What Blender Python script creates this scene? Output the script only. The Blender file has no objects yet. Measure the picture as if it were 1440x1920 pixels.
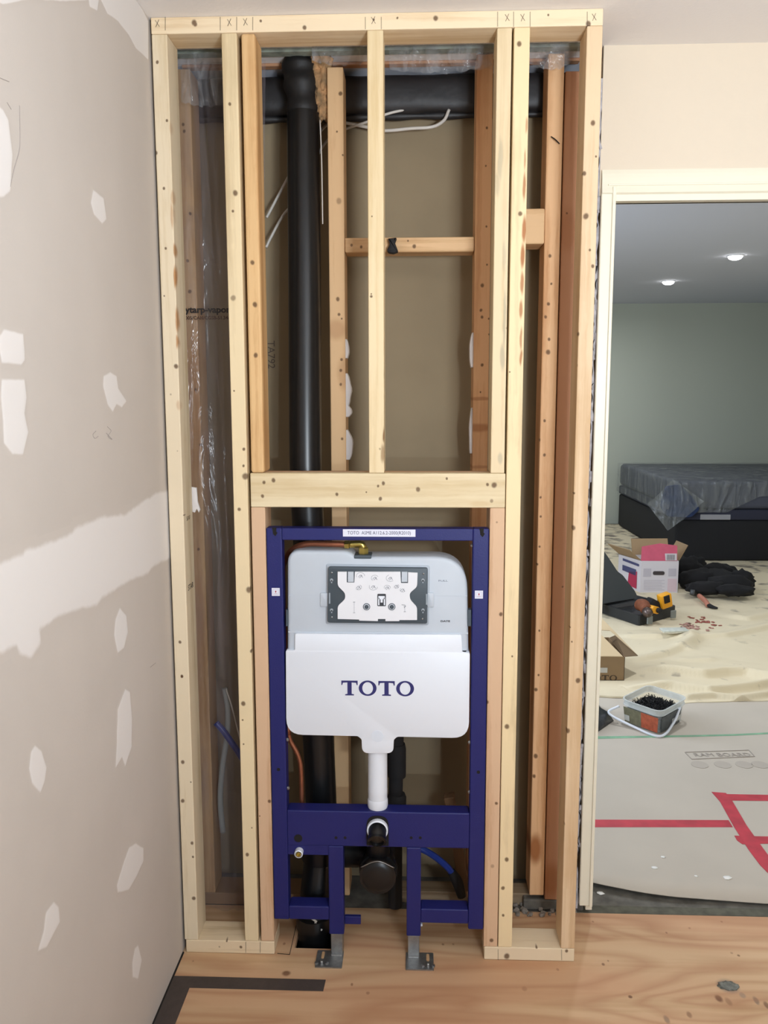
import bpy, bmesh, math, random
import numpy as np
from mathutils import Vector, Matrix, Euler, noise
random.seed(7)
S = bpy.context.scene
COL = S.collection
PI = math.pi

# ---------------------------------------------------------------- camera
CAM = np.array([0.6458, -2.1288, 1.5296]); YAW, PITCH, ROLL, FPX = 0.04006, 0.1340, -0.00205, 1570.0
cy, sy = math.cos(YAW), math.sin(YAW)
FW = np.array([-sy*math.cos(PITCH), cy*math.cos(PITCH), -math.sin(PITCH)])
RT = np.array([cy, sy, 0.0]); UP = np.cross(RT, FW)
cr, sr = math.cos(ROLL), math.sin(ROLL)
RT, UP = cr*RT+sr*UP, -sr*RT+cr*UP
cd = bpy.data.cameras.new('camera'); cam = bpy.data.objects.new('camera', cd); COL.objects.link(cam)
cd.sensor_fit = 'VERTICAL'; cd.sensor_height = 24.0; cd.lens = 24.0*FPX/1920.0
cd.clip_start = 0.05; cd.clip_end = 60
M = Matrix(((RT[0], UP[0], -FW[0], CAM[0]), (RT[1], UP[1], -FW[1], CAM[1]), (RT[2], UP[2], -FW[2], CAM[2]), (0, 0, 0, 1)))
cam.matrix_world = M
S.camera = cam

# ---------------------------------------------------------------- world, lights, exposure
w = bpy.data.worlds.new('world'); S.world = w; w.use_nodes = True
w.node_tree.nodes['Background'].inputs[0].default_value = (0.75, 0.82, 1.0, 1)
w.node_tree.nodes['Background'].inputs[1].default_value = 0.3
S.view_settings.view_transform = 'Standard'; S.view_settings.look = 'None'
S.view_settings.exposure = 0.0; S.view_settings.gamma = 1.0; S.view_settings.use_curve_mapping = False

def area(name, loc, size, watts, color, target=None, shape='DISK', spread=PI):
    l = bpy.data.lights.new(name, 'AREA'); l.shape = shape; l.size = size; l.energy = watts; l.color = color; l.spread = spread
    o = bpy.data.objects.new(name, l); COL.objects.link(o); o.location = loc
    d = Vector(target)-Vector(loc) if target else Vector((0, 0, -1))
    o.rotation_euler = d.to_track_quat('-Z', 'Y').to_euler()
    return o
# flush ceiling lamps of the room the camera stands in (warm), a daylight opening far behind, a compact lamp low behind the camera
def bulb(name, loc, r, watts, color):
    l = bpy.data.lights.new(name, 'POINT'); l.shadow_soft_size = r; l.energy = watts; l.color = color
    o = bpy.data.objects.new(name, l); COL.objects.link(o); o.location = loc; return o
bulb('ceiling_lamp_light', (1.45, -1.35, 2.20), 0.10, 3.8, (1.0, 0.97, 0.95))
area('added_ceiling_fill', (1.3, -2.3, 1.60), 0.35, 46, (0.85, 0.93, 1.0), (1.2, -1.4, 2.44))  # added fill aimed upward to brighten the ceiling; no such lamp known
area('work_lamp_light', (1.42, -3.7, 1.22), 0.06, 19, (0.76, 0.88, 1.0), (0.7, 0, 1.2))
area('daylight_opening', (2.0, -4.85, 1.3), 1.5, 10, (0.45, 0.73, 1.0), (0.9, 0, 0.9), 'SQUARE')
# recessed lamps of the far room and an added fill
FARZ = 2.652
POTS = [(3.06, 6.28), (3.16, 4.83)]
for x, y in POTS + [(1.9, 2.4), (4.2, 2.6), (2.2, 6.9)]:  # last position is an unseen light added to brighten the far wall
    area('recessed_and_fill_light', (x, y, FARZ-0.02), 0.10, 20, (0.93, 0.97, 1.0), spread=3.0)
area('daylight_far_room', (-0.95, 2.6, 1.5), 1.4, 95, (0.74, 0.85, 1.0), (2.0, 3.4, 1.4), 'SQUARE')

# ---------------------------------------------------------------- pixel <-> place helpers (real positions on real planes)
def ray(u, v): return FW+RT*(u-720)/FPX+UP*(960-v)/FPX
def aty(u, v, y=0.0):
    d = ray(u, v); p = CAM+d*(y-CAM[1])/d[1]; return (p[0], p[2])
def atz(u, v, z=0.0):
    d = ray(u, v); p = CAM+d*(z-CAM[2])/d[2]; return (p[0], p[1])
def atx(u, v, x=0.0):
    d = ray(u, v); p = CAM+d*(x-CAM[0])/d[0]; return (p[1], p[2])

def srgb(r, g, b):
    f = lambda c: (c/255/12.92) if c/255 <= 0.04045 else ((c/255+0.055)/1.055)**2.4
    return (f(r), f(g), f(b), 1)

# ---------------------------------------------------------------- materials
def newmat(name):
    m = bpy.data.materials.new(name); m.use_nodes = True
    nt = m.node_tree; b = nt.nodes['Principled BSDF']
    return m, nt, b
def mat(name, col, rough=0.6, metal=0.0, var=0.0, vscale=8, bump=0.0, bscale=60, spec=0.5, col2=None, coat=0):
    m, nt, b = newmat(name); N, L = nt.nodes, nt.links
    b.inputs['Base Color'].default_value = col; b.inputs['Roughness'].default_value = rough; b.inputs['Metallic'].default_value = metal
    b.inputs['Specular IOR Level'].default_value = spec; b.inputs['Coat Weight'].default_value = coat
    g = N.new('ShaderNodeNewGeometry')
    if var or col2:
        n = N.new('ShaderNodeTexNoise'); n.inputs['Scale'].default_value = vscale; n.inputs['Detail'].default_value = 6
        L.new(g.outputs['Position'], n.inputs['Vector'])
        r = N.new('ShaderNodeValToRGB'); r.color_ramp.elements[0].position = 0.35; r.color_ramp.elements[1].position = 0.65
        c2 = col2 or tuple(max(0, c*(1-var)) for c in col[:3])+(1,)
        r.color_ramp.elements[0].color = c2; r.color_ramp.elements[1].color = col
        L.new(n.outputs['Fac'], r.inputs[0]); L.new(r.outputs[0], b.inputs['Base Color'])
    if bump:
        n2 = N.new('ShaderNodeTexNoise'); n2.inputs['Scale'].default_value = bscale; n2.inputs['Detail'].default_value = 5
        L.new(g.outputs['Position'], n2.inputs['Vector'])
        bp = N.new('ShaderNodeBump'); bp.inputs['Strength'].default_value = bump; bp.inputs['Distance'].default_value = 0.003
        L.new(n2.outputs['Fac'], bp.inputs['Height']); L.new(bp.outputs[0], b.inputs['Normal'])
    return m

def spot_group():
    if 'spot' in bpy.data.node_groups: return bpy.data.node_groups['spot']
    g = bpy.data.node_groups.new('spot', 'ShaderNodeTree')
    g.interface.new_socket('Pos', in_out='INPUT', socket_type='NodeSocketVector')
    g.interface.new_socket('Center', in_out='INPUT', socket_type='NodeSocketVector')
    g.interface.new_socket('Inv', in_out='INPUT', socket_type='NodeSocketVector')
    g.interface.new_socket('Strength', in_out='INPUT', socket_type='NodeSocketFloat')
    g.interface.new_socket('Prev', in_out='INPUT', socket_type='NodeSocketFloat')
    g.interface.new_socket('Value', in_out='OUTPUT', socket_type='NodeSocketFloat')
    i = g.nodes.new('NodeGroupInput'); o = g.nodes.new('NodeGroupOutput')
    a = g.nodes.new('ShaderNodeVectorMath'); a.operation = 'SUBTRACT'
    c = g.nodes.new('ShaderNodeVectorMath'); c.operation = 'MULTIPLY'
    l = g.nodes.new('ShaderNodeVectorMath'); l.operation = 'LENGTH'
    r = g.nodes.new('ShaderNodeMapRange'); r.interpolation_type = 'SMOOTHSTEP'
    r.inputs['From Min'].default_value = 0.5; r.inputs['From Max'].default_value = 1.25; r.inputs['To Min'].default_value = 1; r.inputs['To Max'].default_value = 0
    m = g.nodes.new('ShaderNodeMath'); m.operation = 'MULTIPLY'
    x = g.nodes.new('ShaderNodeMath'); x.operation = 'MAXIMUM'
    L = g.links
    L.new(i.outputs['Pos'], a.inputs[0]); L.new(i.outputs['Center'], a.inputs[1]); L.new(a.outputs[0], c.inputs[0]); L.new(i.outputs['Inv'], c.inputs[1])
    L.new(c.outputs[0], l.inputs[0]); L.new(l.outputs['Value'], r.inputs['Value']); L.new(r.outputs[0], m.inputs[0]); L.new(i.outputs['Strength'], m.inputs[1])
    L.new(m.outputs[0], x.inputs[0]); L.new(i.outputs['Prev'], x.inputs[1]); L.new(x.outputs[0], o.inputs[0])
    return g

def wood(name, light, dark, axis='z', seed=0.0, spots=(), stains=(), rough=0.62, grain=1.0, knotcol=(90, 60, 36), staincol=(150, 90, 45), contrast=1.0):
    """spots / stains: (center xyz, radii xyz, strength)"""
    m, nt, b = newmat(name); N, L = nt.nodes, nt.links
    g = N.new('ShaderNodeNewGeometry')
    dn = N.new('ShaderNodeTexNoise'); dn.inputs['Scale'].default_value = 22; L.new(g.outputs['Position'], dn.inputs['Vector'])
    ds = N.new('ShaderNodeVectorMath'); ds.operation = 'SUBTRACT'; L.new(dn.outputs['Color'], ds.inputs[0]); ds.inputs[1].default_value = (.5, .5, .5)
    dk = N.new('ShaderNodeVectorMath'); dk.operation = 'SCALE'; dk.inputs['Scale'].default_value = 0.007; L.new(ds.outputs[0], dk.inputs[0])
    da = N.new('ShaderNodeVectorMath'); da.operation = 'ADD'; L.new(g.outputs['Position'], da.inputs[0]); L.new(dk.outputs[0], da.inputs[1])
    mp = N.new('ShaderNodeMapping'); L.new(da.outputs[0], mp.inputs['Vector'])
    sc = {'z': (1, 1, .035), 'x': (.035, 1, 1), 'y': (1, .035, 1)}[axis]
    mp.inputs['Scale'].default_value = sc; mp.inputs['Location'].default_value = (seed*1.37, seed*2.11, seed*.71)
    n1 = N.new('ShaderNodeTexNoise'); n1.inputs['Scale'].default_value = 75*grain; n1.inputs['Detail'].default_value = 5; n1.inputs['Roughness'].default_value = .6
    L.new(mp.outputs[0], n1.inputs['Vector'])
    n2 = N.new('ShaderNodeTexNoise'); n2.inputs['Scale'].default_value = 14; n2.inputs['Detail'].default_value = 3; L.new(mp.outputs[0], n2.inputs['Vector'])
    n3 = N.new('ShaderNodeTexNoise'); n3.inputs['Scale'].default_value = 3.2; n3.inputs['Detail'].default_value = 3; L.new(g.outputs['Position'], n3.inputs['Vector'])
    a1 = N.new('ShaderNodeMath'); a1.operation = 'MULTIPLY_ADD'; L.new(n1.outputs['Fac'], a1.inputs[0]); a1.inputs[1].default_value = .55; L.new(n2.outputs['Fac'], a1.inputs[2])
    a2 = N.new('ShaderNodeMath'); a2.operation = 'MULTIPLY_ADD'; L.new(n3.outputs['Fac'], a2.inputs[0]); a2.inputs[1].default_value = .4; L.new(a1.outputs[0], a2.inputs[2])
    r = N.new('ShaderNodeValToRGB'); L.new(a2.outputs[0], r.inputs[0])
    hw = 0.19/contrast
    r.color_ramp.elements[0].position = max(0, .97-hw); r.color_ramp.elements[1].position = min(1, .97+hw)
    r.color_ramp.elements[0].color = srgb(*dark); r.color_ramp.elements[1].color = srgb(*light)
    out = r.outputs[0]
    sg = spot_group()
    for lst, colr in ((stains, staincol), (spots, knotcol)):
        prev = None
        for c, rad, st in lst:
            n = N.new('ShaderNodeGroup'); n.node_tree = sg
            L.new(da.outputs[0], n.inputs['Pos']); n.inputs['Center'].default_value = c
            n.inputs['Inv'].default_value = tuple(0 if q is None else 1/q for q in rad); n.inputs['Strength'].default_value = st
            if prev: L.new(prev, n.inputs['Prev'])
            prev = n.outputs[0]
        if prev:
            mx = N.new('ShaderNodeMix'); mx.data_type = 'RGBA'
            L.new(prev, mx.inputs['Factor']); L.new(out, mx.inputs[6]); mx.inputs[7].default_value = srgb(*colr); out = mx.outputs[2]
    L.new(out, b.inputs['Base Color'])
    b.inputs['Roughness'].default_value = rough; b.inputs['Specular IOR Level'].default_value = .3
    bp = N.new('ShaderNodeBump'); bp.inputs['Strength'].default_value = .25; bp.inputs['Distance'].default_value = .0015
    L.new(n1.outputs['Fac'], bp.inputs['Height']); L.new(bp.outputs[0], b.inputs['Normal'])
    return m

def film(name, tint, cover, rough=.12, wr=.35, scale=14, dist=.006):
    m, nt, b = newmat(name); N, L = nt.nodes, nt.links
    b.inputs['Base Color'].default_value = tint; b.inputs['Roughness'].default_value = rough; b.inputs['Specular IOR Level'].default_value = .8
    g = N.new('ShaderNodeNewGeometry')
    mp = N.new('ShaderNodeMapping'); mp.inputs['Scale'].default_value = (2.2, 2.2, .5); L.new(g.outputs['Position'], mp.inputs['Vector'])
    n = N.new('ShaderNodeTexNoise'); n.inputs['Scale'].default_value = scale; n.inputs['Detail'].default_value = 4; n.inputs['Distortion'].default_value = 1.2
    L.new(mp.outputs[0], n.inputs['Vector'])
    bp = N.new('ShaderNodeBump'); bp.inputs['Strength'].default_value = .9; bp.inputs['Distance'].default_value = dist
    L.new(n.outputs['Fac'], bp.inputs['Height']); L.new(bp.outputs[0], b.inputs['Normal'])
    rr = N.new('ShaderNodeMapRange'); rr.inputs['From Min'].default_value = .45; rr.inputs['From Max'].default_value = .75
    rr.inputs['To Min'].default_value = cover; rr.inputs['To Max'].default_value = cover+wr; L.new(n.outputs['Fac'], rr.inputs['Value'])
    t = N.new('ShaderNodeBsdfTransparent'); mx = N.new('ShaderNodeMixShader')
    L.new(rr.outputs[0], mx.inputs[0]); L.new(t.outputs[0], mx.inputs[1]); L.new(b.outputs[0], mx.inputs[2])
    L.new(mx.outputs[0], N['Material Output'].inputs['Surface'])
    return m

# ---------------------------------------------------------------- mesh helpers
def link(name, bm, m, parent=None, smooth=False, origin=None):
    me = bpy.data.meshes.new(name)
    off = Vector(parent['_o']) if parent is not None and '_o' in parent else Vector(origin if origin else (0, 0, 0))
    if off.length: bmesh.ops.translate(bm, verts=bm.verts, vec=-off)
    bmesh.ops.recalc_face_normals(bm, faces=bm.faces)
    bm.to_mesh(me); bm.free()
    if m is not None:
        for q in (m if isinstance(m, (list, tuple)) else [m]): me.materials.append(q)
    if smooth:
        for p in me.polygons: p.use_smooth = True
        if smooth != True: me.set_sharp_from_angle(angle=math.radians(smooth))
    o = bpy.data.objects.new(name, me); COL.objects.link(o)
    if parent is not None: o.parent = parent; o['_o'] = tuple(off)
    else: o.location = off; o['_o'] = tuple(off)
    return o
def thing(name, label, cat, loc, group=None, kind=None):
    o = bpy.data.objects.new(name, None); COL.objects.link(o); o.location = loc; o.empty_display_size = .05
    o['_o'] = tuple(loc); tag(o, label, cat, group); return o
def tag(o, label=None, cat=None, group=None, kind=None):
    if label: o['label'] = label
    if cat: o['category'] = cat
    if group: o['group'] = group
    if kind: o['kind'] = kind
    return o
def BM(): return bmesh.new()
def box(bm, x0, x1, y0, y1, z0, z1, bev=0.0, seg=1):
    r = bmesh.ops.create_cube(bm, size=1)
    vs = r['verts']
    for v in vs:
        v.co = Vector(((x0+x1)/2+v.co.x*(x1-x0), (y0+y1)/2+v.co.y*(y1-y0), (z0+z1)/2+v.co.z*(z1-z0)))
    if bev:
        es = list({e for v in vs for e in v.link_edges})
        bmesh.ops.bevel(bm, geom=es, offset=bev, segments=seg, affect='EDGES', profile=.5)
    return bm
def obox(bm, c, sx, sy_, sz, rot=(0, 0, 0), bev=0, seg=1):
    """box centred at c, rotated"""
    b2 = BM(); box(b2, -sx/2, sx/2, -sy_/2, sy_/2, -sz/2, sz/2, bev, seg)
    b2.transform(Matrix.Translation(c) @ Euler(rot).to_matrix().to_4x4())
    merge(bm, b2); return bm
def merge(bm, b2):
    me = bpy.data.meshes.new('t'); b2.to_mesh(me); b2.free(); bm.from_mesh(me); bpy.data.meshes.remove(me)
def prism(bm, pts, y0, y1, bev=0, seg=2, backbev=True):
    """pts = (x,z) outline, extruded along y"""
    b2 = BM()
    vs = [b2.verts.new((p[0], y0, p[1])) for p in pts]; f = b2.faces.new(vs)
    r = bmesh.ops.extrude_face_region(b2, geom=[f]); nv = [e for e in r['geom'] if isinstance(e, bmesh.types.BMVert)]
    for v in nv: v.co.y = y1
    bmesh.ops.recalc_face_normals(b2, faces=b2.faces)
    if bev:
        es = [e for e in b2.edges if abs(e.verts[0].co.y-y0) < 1e-7 and abs(e.verts[1].co.y-y0) < 1e-7]
        bmesh.ops.bevel(b2, geom=es, offset=bev, segments=seg, affect='EDGES', profile=.5)
    merge(bm, b2); return bm
def flat(bm, pts, z0, z1):
    """pts = (x,y) outline, extruded along z"""
    b2 = BM(); vs = [b2.verts.new((p[0], p[1], z0)) for p in pts]; f = b2.faces.new(vs)
    r = bmesh.ops.extrude_face_region(b2, geom=[f])
    for e in r['geom']:
        if isinstance(e, bmesh.types.BMVert): e.co.z = z1
    bmesh.ops.triangulate(b2, faces=[f for f in b2.faces if len(f.verts) > 4])
    merge(bm, b2); return bm
def catmull(pts, n=8):
    P = [Vector(p) for p in pts]; P = [P[0]*2-P[1]]+P+[P[-1]*2-P[-2]]; out = []
    for i in range(1, len(P)-2):
        for k in range(n):
            t = k/n
            out.append(.5*((2*P[i])+(-P[i-1]+P[i+1])*t+(2*P[i-1]-5*P[i]+4*P[i+1]-P[i+2])*t*t+(-P[i-1]+3*P[i]-3*P[i+1]+P[i+2])*t**3))
    out.append(P[-2]); return out
def tube(bm, pts, r, n=12, smoothn=8, cap=True, flatten=1.0):
    P = catmull(pts, smoothn) if smoothn else [Vector(p) for p in pts]
    R = r if callable(r) else (lambda t: r)
    rings = []; a = None
    for i, p in enumerate(P):
        d = (P[min(i+1, len(P)-1)]-P[max(i-1, 0)]).normalized()
        if a is None: a = d.orthogonal().normalized()
        a = (a-d*a.dot(d)).normalized(); b = d.cross(a)
        rr = R(i/(len(P)-1))
        rings.append([bm.verts.new(p+(a*math.cos(2*PI*k/n)+b*math.sin(2*PI*k/n)*flatten)*rr) for k in range(n)])
    for A, B in zip(rings, rings[1:]):
        for k in range(n): bm.faces.new((A[k], A[(k+1) % n], B[(k+1) % n], B[k]))
    if cap: bm.faces.new(rings[0][::-1]); bm.faces.new(rings[-1])
    return bm
def lathe(bm, prof, loc, axis=(0, 0, 1), n=28):
    """prof = (r, h) along axis from loc; closed with caps when r=0"""
    ax = Vector(axis).normalized(); a = ax.orthogonal().normalized(); b = ax.cross(a); L0 = Vector(loc); rings = []
    for r, h in prof:
        rings.append([bm.verts.new(L0+ax*h+(a*math.cos(2*PI*k/n)+b*math.sin(2*PI*k/n))*max(r, 1e-5)) for k in range(n)])
    for A, B in zip(rings, rings[1:]):
        for k in range(n): bm.faces.new((A[k], A[(k+1) % n], B[(k+1) % n], B[k]))
    if prof[0][0] > 1e-5: bm.faces.new(rings[0][::-1])
    if prof[-1][0] > 1e-5: bm.faces.new(rings[-1])
    return bm
def rounded(pts, rad, n=6):
    """round polygon corners; rad = number or list"""
    out = []; N_ = len(pts)
    for i in range(N_):
        p = Vector((pts[i][0], pts[i][1])); a = Vector(pts[i-1][:2])-p; b = Vector(pts[(i+1) % N_][:2])-p
        r = rad[i] if isinstance(rad, (list, tuple)) else rad
        r = min(r, a.length*.49, b.length*.49)
        if r < 1e-5: out.append(tuple(p)); continue
        A = p+a.normalized()*r; B = p+b.normalized()*r
        for k in range(n+1):
            t = k/n; q = A*(1-t)**2+p*2*t*(1-t)+B*t*t; out.append(tuple(q))
    return out
def grid(bm, nx, ny, f):
    V = [[bm.verts.new(f(i/nx, j/ny)) for i in range(nx+1)] for j in range(ny+1)]
    for j in range(ny):
        for i in range(nx): bm.faces.new((V[j][i], V[j][i+1], V[j+1][i+1], V[j+1][i]))
    return bm
def text(body, size, m, parent, loc, rot=(PI/2, 0, 0), name='lettering', align='CENTER', ext=.0002, bold=0, sx=1.0, shear=0):
    c = bpy.data.curves.new('t', 'FONT'); c.body = body; c.size = size; c.align_x = align; c.align_y = 'CENTER'; c.extrude = ext; c.offset = bold; c.resolution_u = 3; c.shear = shear
    o = bpy.data.objects.new('t', c); COL.objects.link(o); dg = bpy.context.evaluated_depsgraph_get()
    me = bpy.data.meshes.new_from_object(o.evaluated_get(dg)); bpy.data.objects.remove(o); bpy.data.curves.remove(c)
    bm = BM(); bm.from_mesh(me); bpy.data.meshes.remove(me)
    bm.transform(Matrix.Translation(loc) @ Euler(rot).to_matrix().to_4x4() @ Matrix.Diagonal((sx, 1, 1, 1)))
    return link(name, bm, m, parent)
def rect(x0, z0, x1, z1): return [(x0, z0), (x1, z0), (x1, z1), (x0, z1)]
def fnoise(x, y, z=0.0): return noise.noise(Vector((x, y, z)))

# ================================================================ materials used widely
m_ceiling = mat('ceiling_paint', srgb(238, 234, 232), .9, bump=.15, bscale=120)
m_wallpaint = mat('cream_wall_paint', srgb(226, 212, 192), .85, bump=.1, bscale=150)
m_trim = mat('cream_gloss_trim', srgb(240, 234, 214), .35, bump=.08, bscale=20)
m_gyp = mat('gypsum_core', srgb(196, 192, 196), .9, var=.35, vscale=60, bump=.6, bscale=90)
m_paper = mat('brown_drywall_paper', srgb(148, 131, 104), .9, var=.10, vscale=5)
m_comp = mat('joint_compound', srgb(222, 216, 214), .85, bump=.2, bscale=40)
m_dark = mat('dark_gap', srgb(22, 18, 16), .9)
m_conc = mat('grey_concrete', srgb(112, 108, 100), .85, var=.45, vscale=22, bump=.5, bscale=60)
m_navy = mat('navy_powder_coat', srgb(30, 34, 100), .45, bump=.12, bscale=400, spec=.4)
m_galv = mat('galvanised_steel', srgb(165, 166, 166), .38, metal=.85, var=.25, vscale=60)
m_white = mat('white_plastic', srgb(232, 236, 244), .38)
m_tank = mat('grey_tank_plastic', srgb(196, 203, 212), .45, var=.04, vscale=10)
m_slate = mat('slate_grey_plastic', srgb(70, 80, 88), .5)
m_black = mat('black_abs', srgb(16, 17, 19), .33, spec=.5)
m_matblack = mat('matt_black', srgb(26, 24, 25), .8, bump=.3)
m_copper = mat('copper', srgb(176, 112, 84), .42, metal=.75, var=.2, vscale=30)
m_brass = mat('brass', srgb(186, 166, 92), .3, metal=.9)
m_pencil = mat('pencil_line', srgb(92, 78, 66), .8)
m_ink = mat('black_ink', srgb(34, 26, 24), .7)
m_cable = mat('white_cable_sheath', srgb(206, 200, 192), .5)
m_blue = mat('blue_pex', srgb(24, 54, 140), .35)

# ================================================================ setting: room where the camera stands
XR, YB = 3.0, -4.95      # right wall, wall behind the camera
def struct(name, bm, m, smooth=False):
    o = link(name, bm, m, None, smooth); o['kind'] = 'structure'; return o

def knots(px, y=0.0, r=3.2, st=.85, zr=1.15):
    """knot spots given as (u, v[, radius px]) on plane y"""
    out = []
    for k in px:
        x, z = aty(k[0], k[1], y); rr = (k[2] if len(k) > 2 else r)/740
        out.append(((x, y, z), (rr, .02, rr*zr), k[3] if len(k) > 3 else st))
    return out

# plywood subfloor
fsp = []
for u, v, a, b_, s_ in [(537, 1825, 9, 3.6, .9), (660, 1846, 2.5, 2, .8), (690, 1862, 4, 2, .7), (1112, 1728, 2.5, 1.5, .8), (1353, 1728, 2.5, 1.6, .8), (1293, 1740, 3, 1.6, .6), (1250, 1749, 2.4, 1.6, .7),
        (1131, 1808, 3.4, 2, .8), (1140, 1802, 2, 1.5, .5), (1182, 1869, 4, 2.2, .9), (1348, 1872, 7, 4.5, .95), (1366, 1878, 6, 5, .45), (1293, 1903, 5, 4, .6), (1385, 1792, 3, 1.6, .7), (1372, 1787, 3, 1.5, .4),
        (1250, 1912, 6, 5, .35), (1418, 1876, 5, 5, .4), (1438, 1885, 5, 5, .7), (983, 1854, 5, 3, .5), (1046, 1818, 3, 2, .6), (640, 1776, 2.5, 1.5, .6), (533, 1769, 3, 2, .7), (830, 1771, 3, 1.6, .6), (850, 1770, 2.6, 1.5, .5), (362, 1802, 2, 1.5, .4)]:
    x, y = atz(u, v); fsp.append(((x, y, 0), (a/720, b_/330, None), s_))
gst = []
for u, v, a, b_, s_ in [(1365, 1849, 20, 9, .9), (1392, 1866, 6, 4, .6), (1418, 1876, 5, 5, .6), (1250, 1912, 5, 5, .6)]:
    x, y = atz(u, v); gst.append(((x, y, 0), (a/720, b_/330, None), s_))
m_ply = wood('plywood_face', (212, 178, 140), (186, 146, 108), 'x', 3.0, fsp, gst, rough=.6, grain=.35, knotcol=(84, 52, 30), staincol=(128, 130, 122), contrast=.75)
# long cathedral figure added to the plywood
def ply_figure(m):
    nt = m.node_tree; N, L = nt.nodes, nt.links; b = N['Principled BSDF']
    src = b.inputs['Base Color'].links[0].from_socket
    g = N.new('ShaderNodeNewGeometry'); mp = N.new('ShaderNodeMapping'); mp.inputs['Scale'].default_value = (.55, 3.0, 1); mp.inputs['Location'].default_value = (.3, .2, 0)
    L.new(g.outputs['Position'], mp.inputs['Vector'])
    mp.inputs['Scale'].default_value = (.45, 2.6, 1)
    nz = N.new('ShaderNodeTexNoise'); nz.inputs['Scale'].default_value = 1.5; nz.inputs['Detail'].default_value = 2.5; nz.inputs['Roughness'].default_value = .45; nz.inputs['Distortion'].default_value = .3
    L.new(mp.outputs[0], nz.inputs['Vector'])
    mu = N.new('ShaderNodeMath'); mu.operation = 'MULTIPLY'; mu.inputs[1].default_value = 26; L.new(nz.outputs['Fac'], mu.inputs[0])
    pg = N.new('ShaderNodeMath'); pg.operation = 'PINGPONG'; pg.inputs[1].default_value = 1; L.new(mu.outputs[0], pg.inputs[0])
    r = N.new('ShaderNodeMapRange'); r.inputs['From Min'].default_value = .35; r.inputs['From Max'].default_value = 1; r.inputs['To Min'].default_value = 0; r.inputs['To Max'].default_value = .42; L.new(pg.outputs[0], r.inputs['Value'])
    n4 = N.new('ShaderNodeTexNoise'); n4.inputs['Scale'].default_value = 2.2; n4.inputs['Detail'].default_value = 2; L.new(mp.outputs[0], n4.inputs['Vector'])
    r4 = N.new('ShaderNodeMapRange'); r4.inputs['From Min'].default_value = .42; r4.inputs['From Max'].default_value = .6; r4.inputs['To Min'].default_value = 0; r4.inputs['To Max'].default_value = .5; L.new(n4.outputs['Fac'], r4.inputs['Value'])
    m4 = N.new('ShaderNodeMix'); m4.data_type = 'RGBA'; L.new(r4.outputs[0], m4.inputs['Factor']); L.new(src, m4.inputs[6]); m4.inputs[7].default_value = srgb(198, 146, 112)
    mx = N.new('ShaderNodeMix'); mx.data_type = 'RGBA'; L.new(r.outputs[0], mx.inputs['Factor']); L.new(m4.outputs[2], mx.inputs[6]); mx.inputs[7].default_value = srgb(170, 118, 84); L.new(mx.outputs[2], b.inputs['Base Color'])
ply_figure(m_ply)
# floor with a cut-out for the drain hole
hx0, hx1, hy0, hy1 = 0.305, 0.43, 0.03, 0.19
bm = BM()
for (a, b_, c, d) in [(0-.1, hx0, YB, .223), (hx1, XR, YB, .223), (hx0, hx1, YB, hy0), (hx0, hx1, hy1, .223)]:
    box(bm, a, b_, c, d, -.019, 0)
floor = struct('floor', bm, m_ply)
bm = BM()
for a, b_ in (((543, 1790), (557, 1728)), ((543, 1790), (520, 1788))):
    p_, q_ = atz(*a), atz(*b_); tube(bm, [(p_[0], p_[1], .0001), (q_[0], q_[1], .0001)], .0011, 4, 0)
link('panel_seam', bm, m_dark, floor)
bm = BM(); box(bm, -1.1, 5.5, .223, 8.3, -.03, -.004)
for a in ((-.1, XR, YB, .223),): box(bm, a[0], a[1], a[2], a[3], -.40, -.38)
struct('floor_far', bm, m_conc)
bm = BM(); box(bm, hx0-.3, hx1+.3, hy0-.3, hy1+.025, -.36, -.30); box(bm, hx0-.3, hx0-.28, hy0-.3, hy1+.02, -.3, -.0192); box(bm, hx0-.3, hx1+.3, hy0-.3, hy0-.28, -.3, -.0192); box(bm, hx1+.28, hx1+.3, hy0-.3, hy1+.02, -.3, -.0192)
box(bm, hx0-.3, hx1+.3, hy1+.02, hy1+.03, -.34, -.0192); struct('hole_light_block', bm, m_dark)  # unseen dark box added under the drain hole to keep light out
bm = BM(); box(bm, -.12, XR+.1, YB-.1, .30, 2.44, 2.5); struct('ceiling', bm, m_ceiling)
bm = BM(); box(bm, -1.1, 5.5, .30, 8.3, FARZ, FARZ+.05); box(bm, -1.1, 5.5, .30, .40, 2.44, FARZ)
m_ceilfar = mat('far_ceiling_paint', srgb(212, 214, 224), .9)
struct('ceiling_far', bm, m_ceilfar)
# left wall: drywall
m_left = mat('grey_drywall_paper', srgb(203, 194, 186), .9, var=.045, vscale=4, bump=.08, bscale=200)
bm = BM(); box(bm, -.10, -.0045, YB, .20, 0, 2.44); wl = struct('wall_left', bm, m_left)
bm = BM(); box(bm, -.004, 0, .089, .215, .02, 2.40)   # hidden stub of wall edge
bm.free()
bm = BM(); box(bm, XR, XR+.1, YB, .23, 0, 2.44); struct('wall_right', bm, m_wallpaint)
bm = BM(); box(bm, -.1, XR+.1, YB-.1, YB, 0, 2.44); struct('wall_front', bm, m_wallpaint)
# gap between left wall and floor (dark line)
bm = BM(); box(bm, -.0045, .0, YB, -.001, 0, .0025); link('floor_gap', bm, m_dark, wl)

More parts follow.
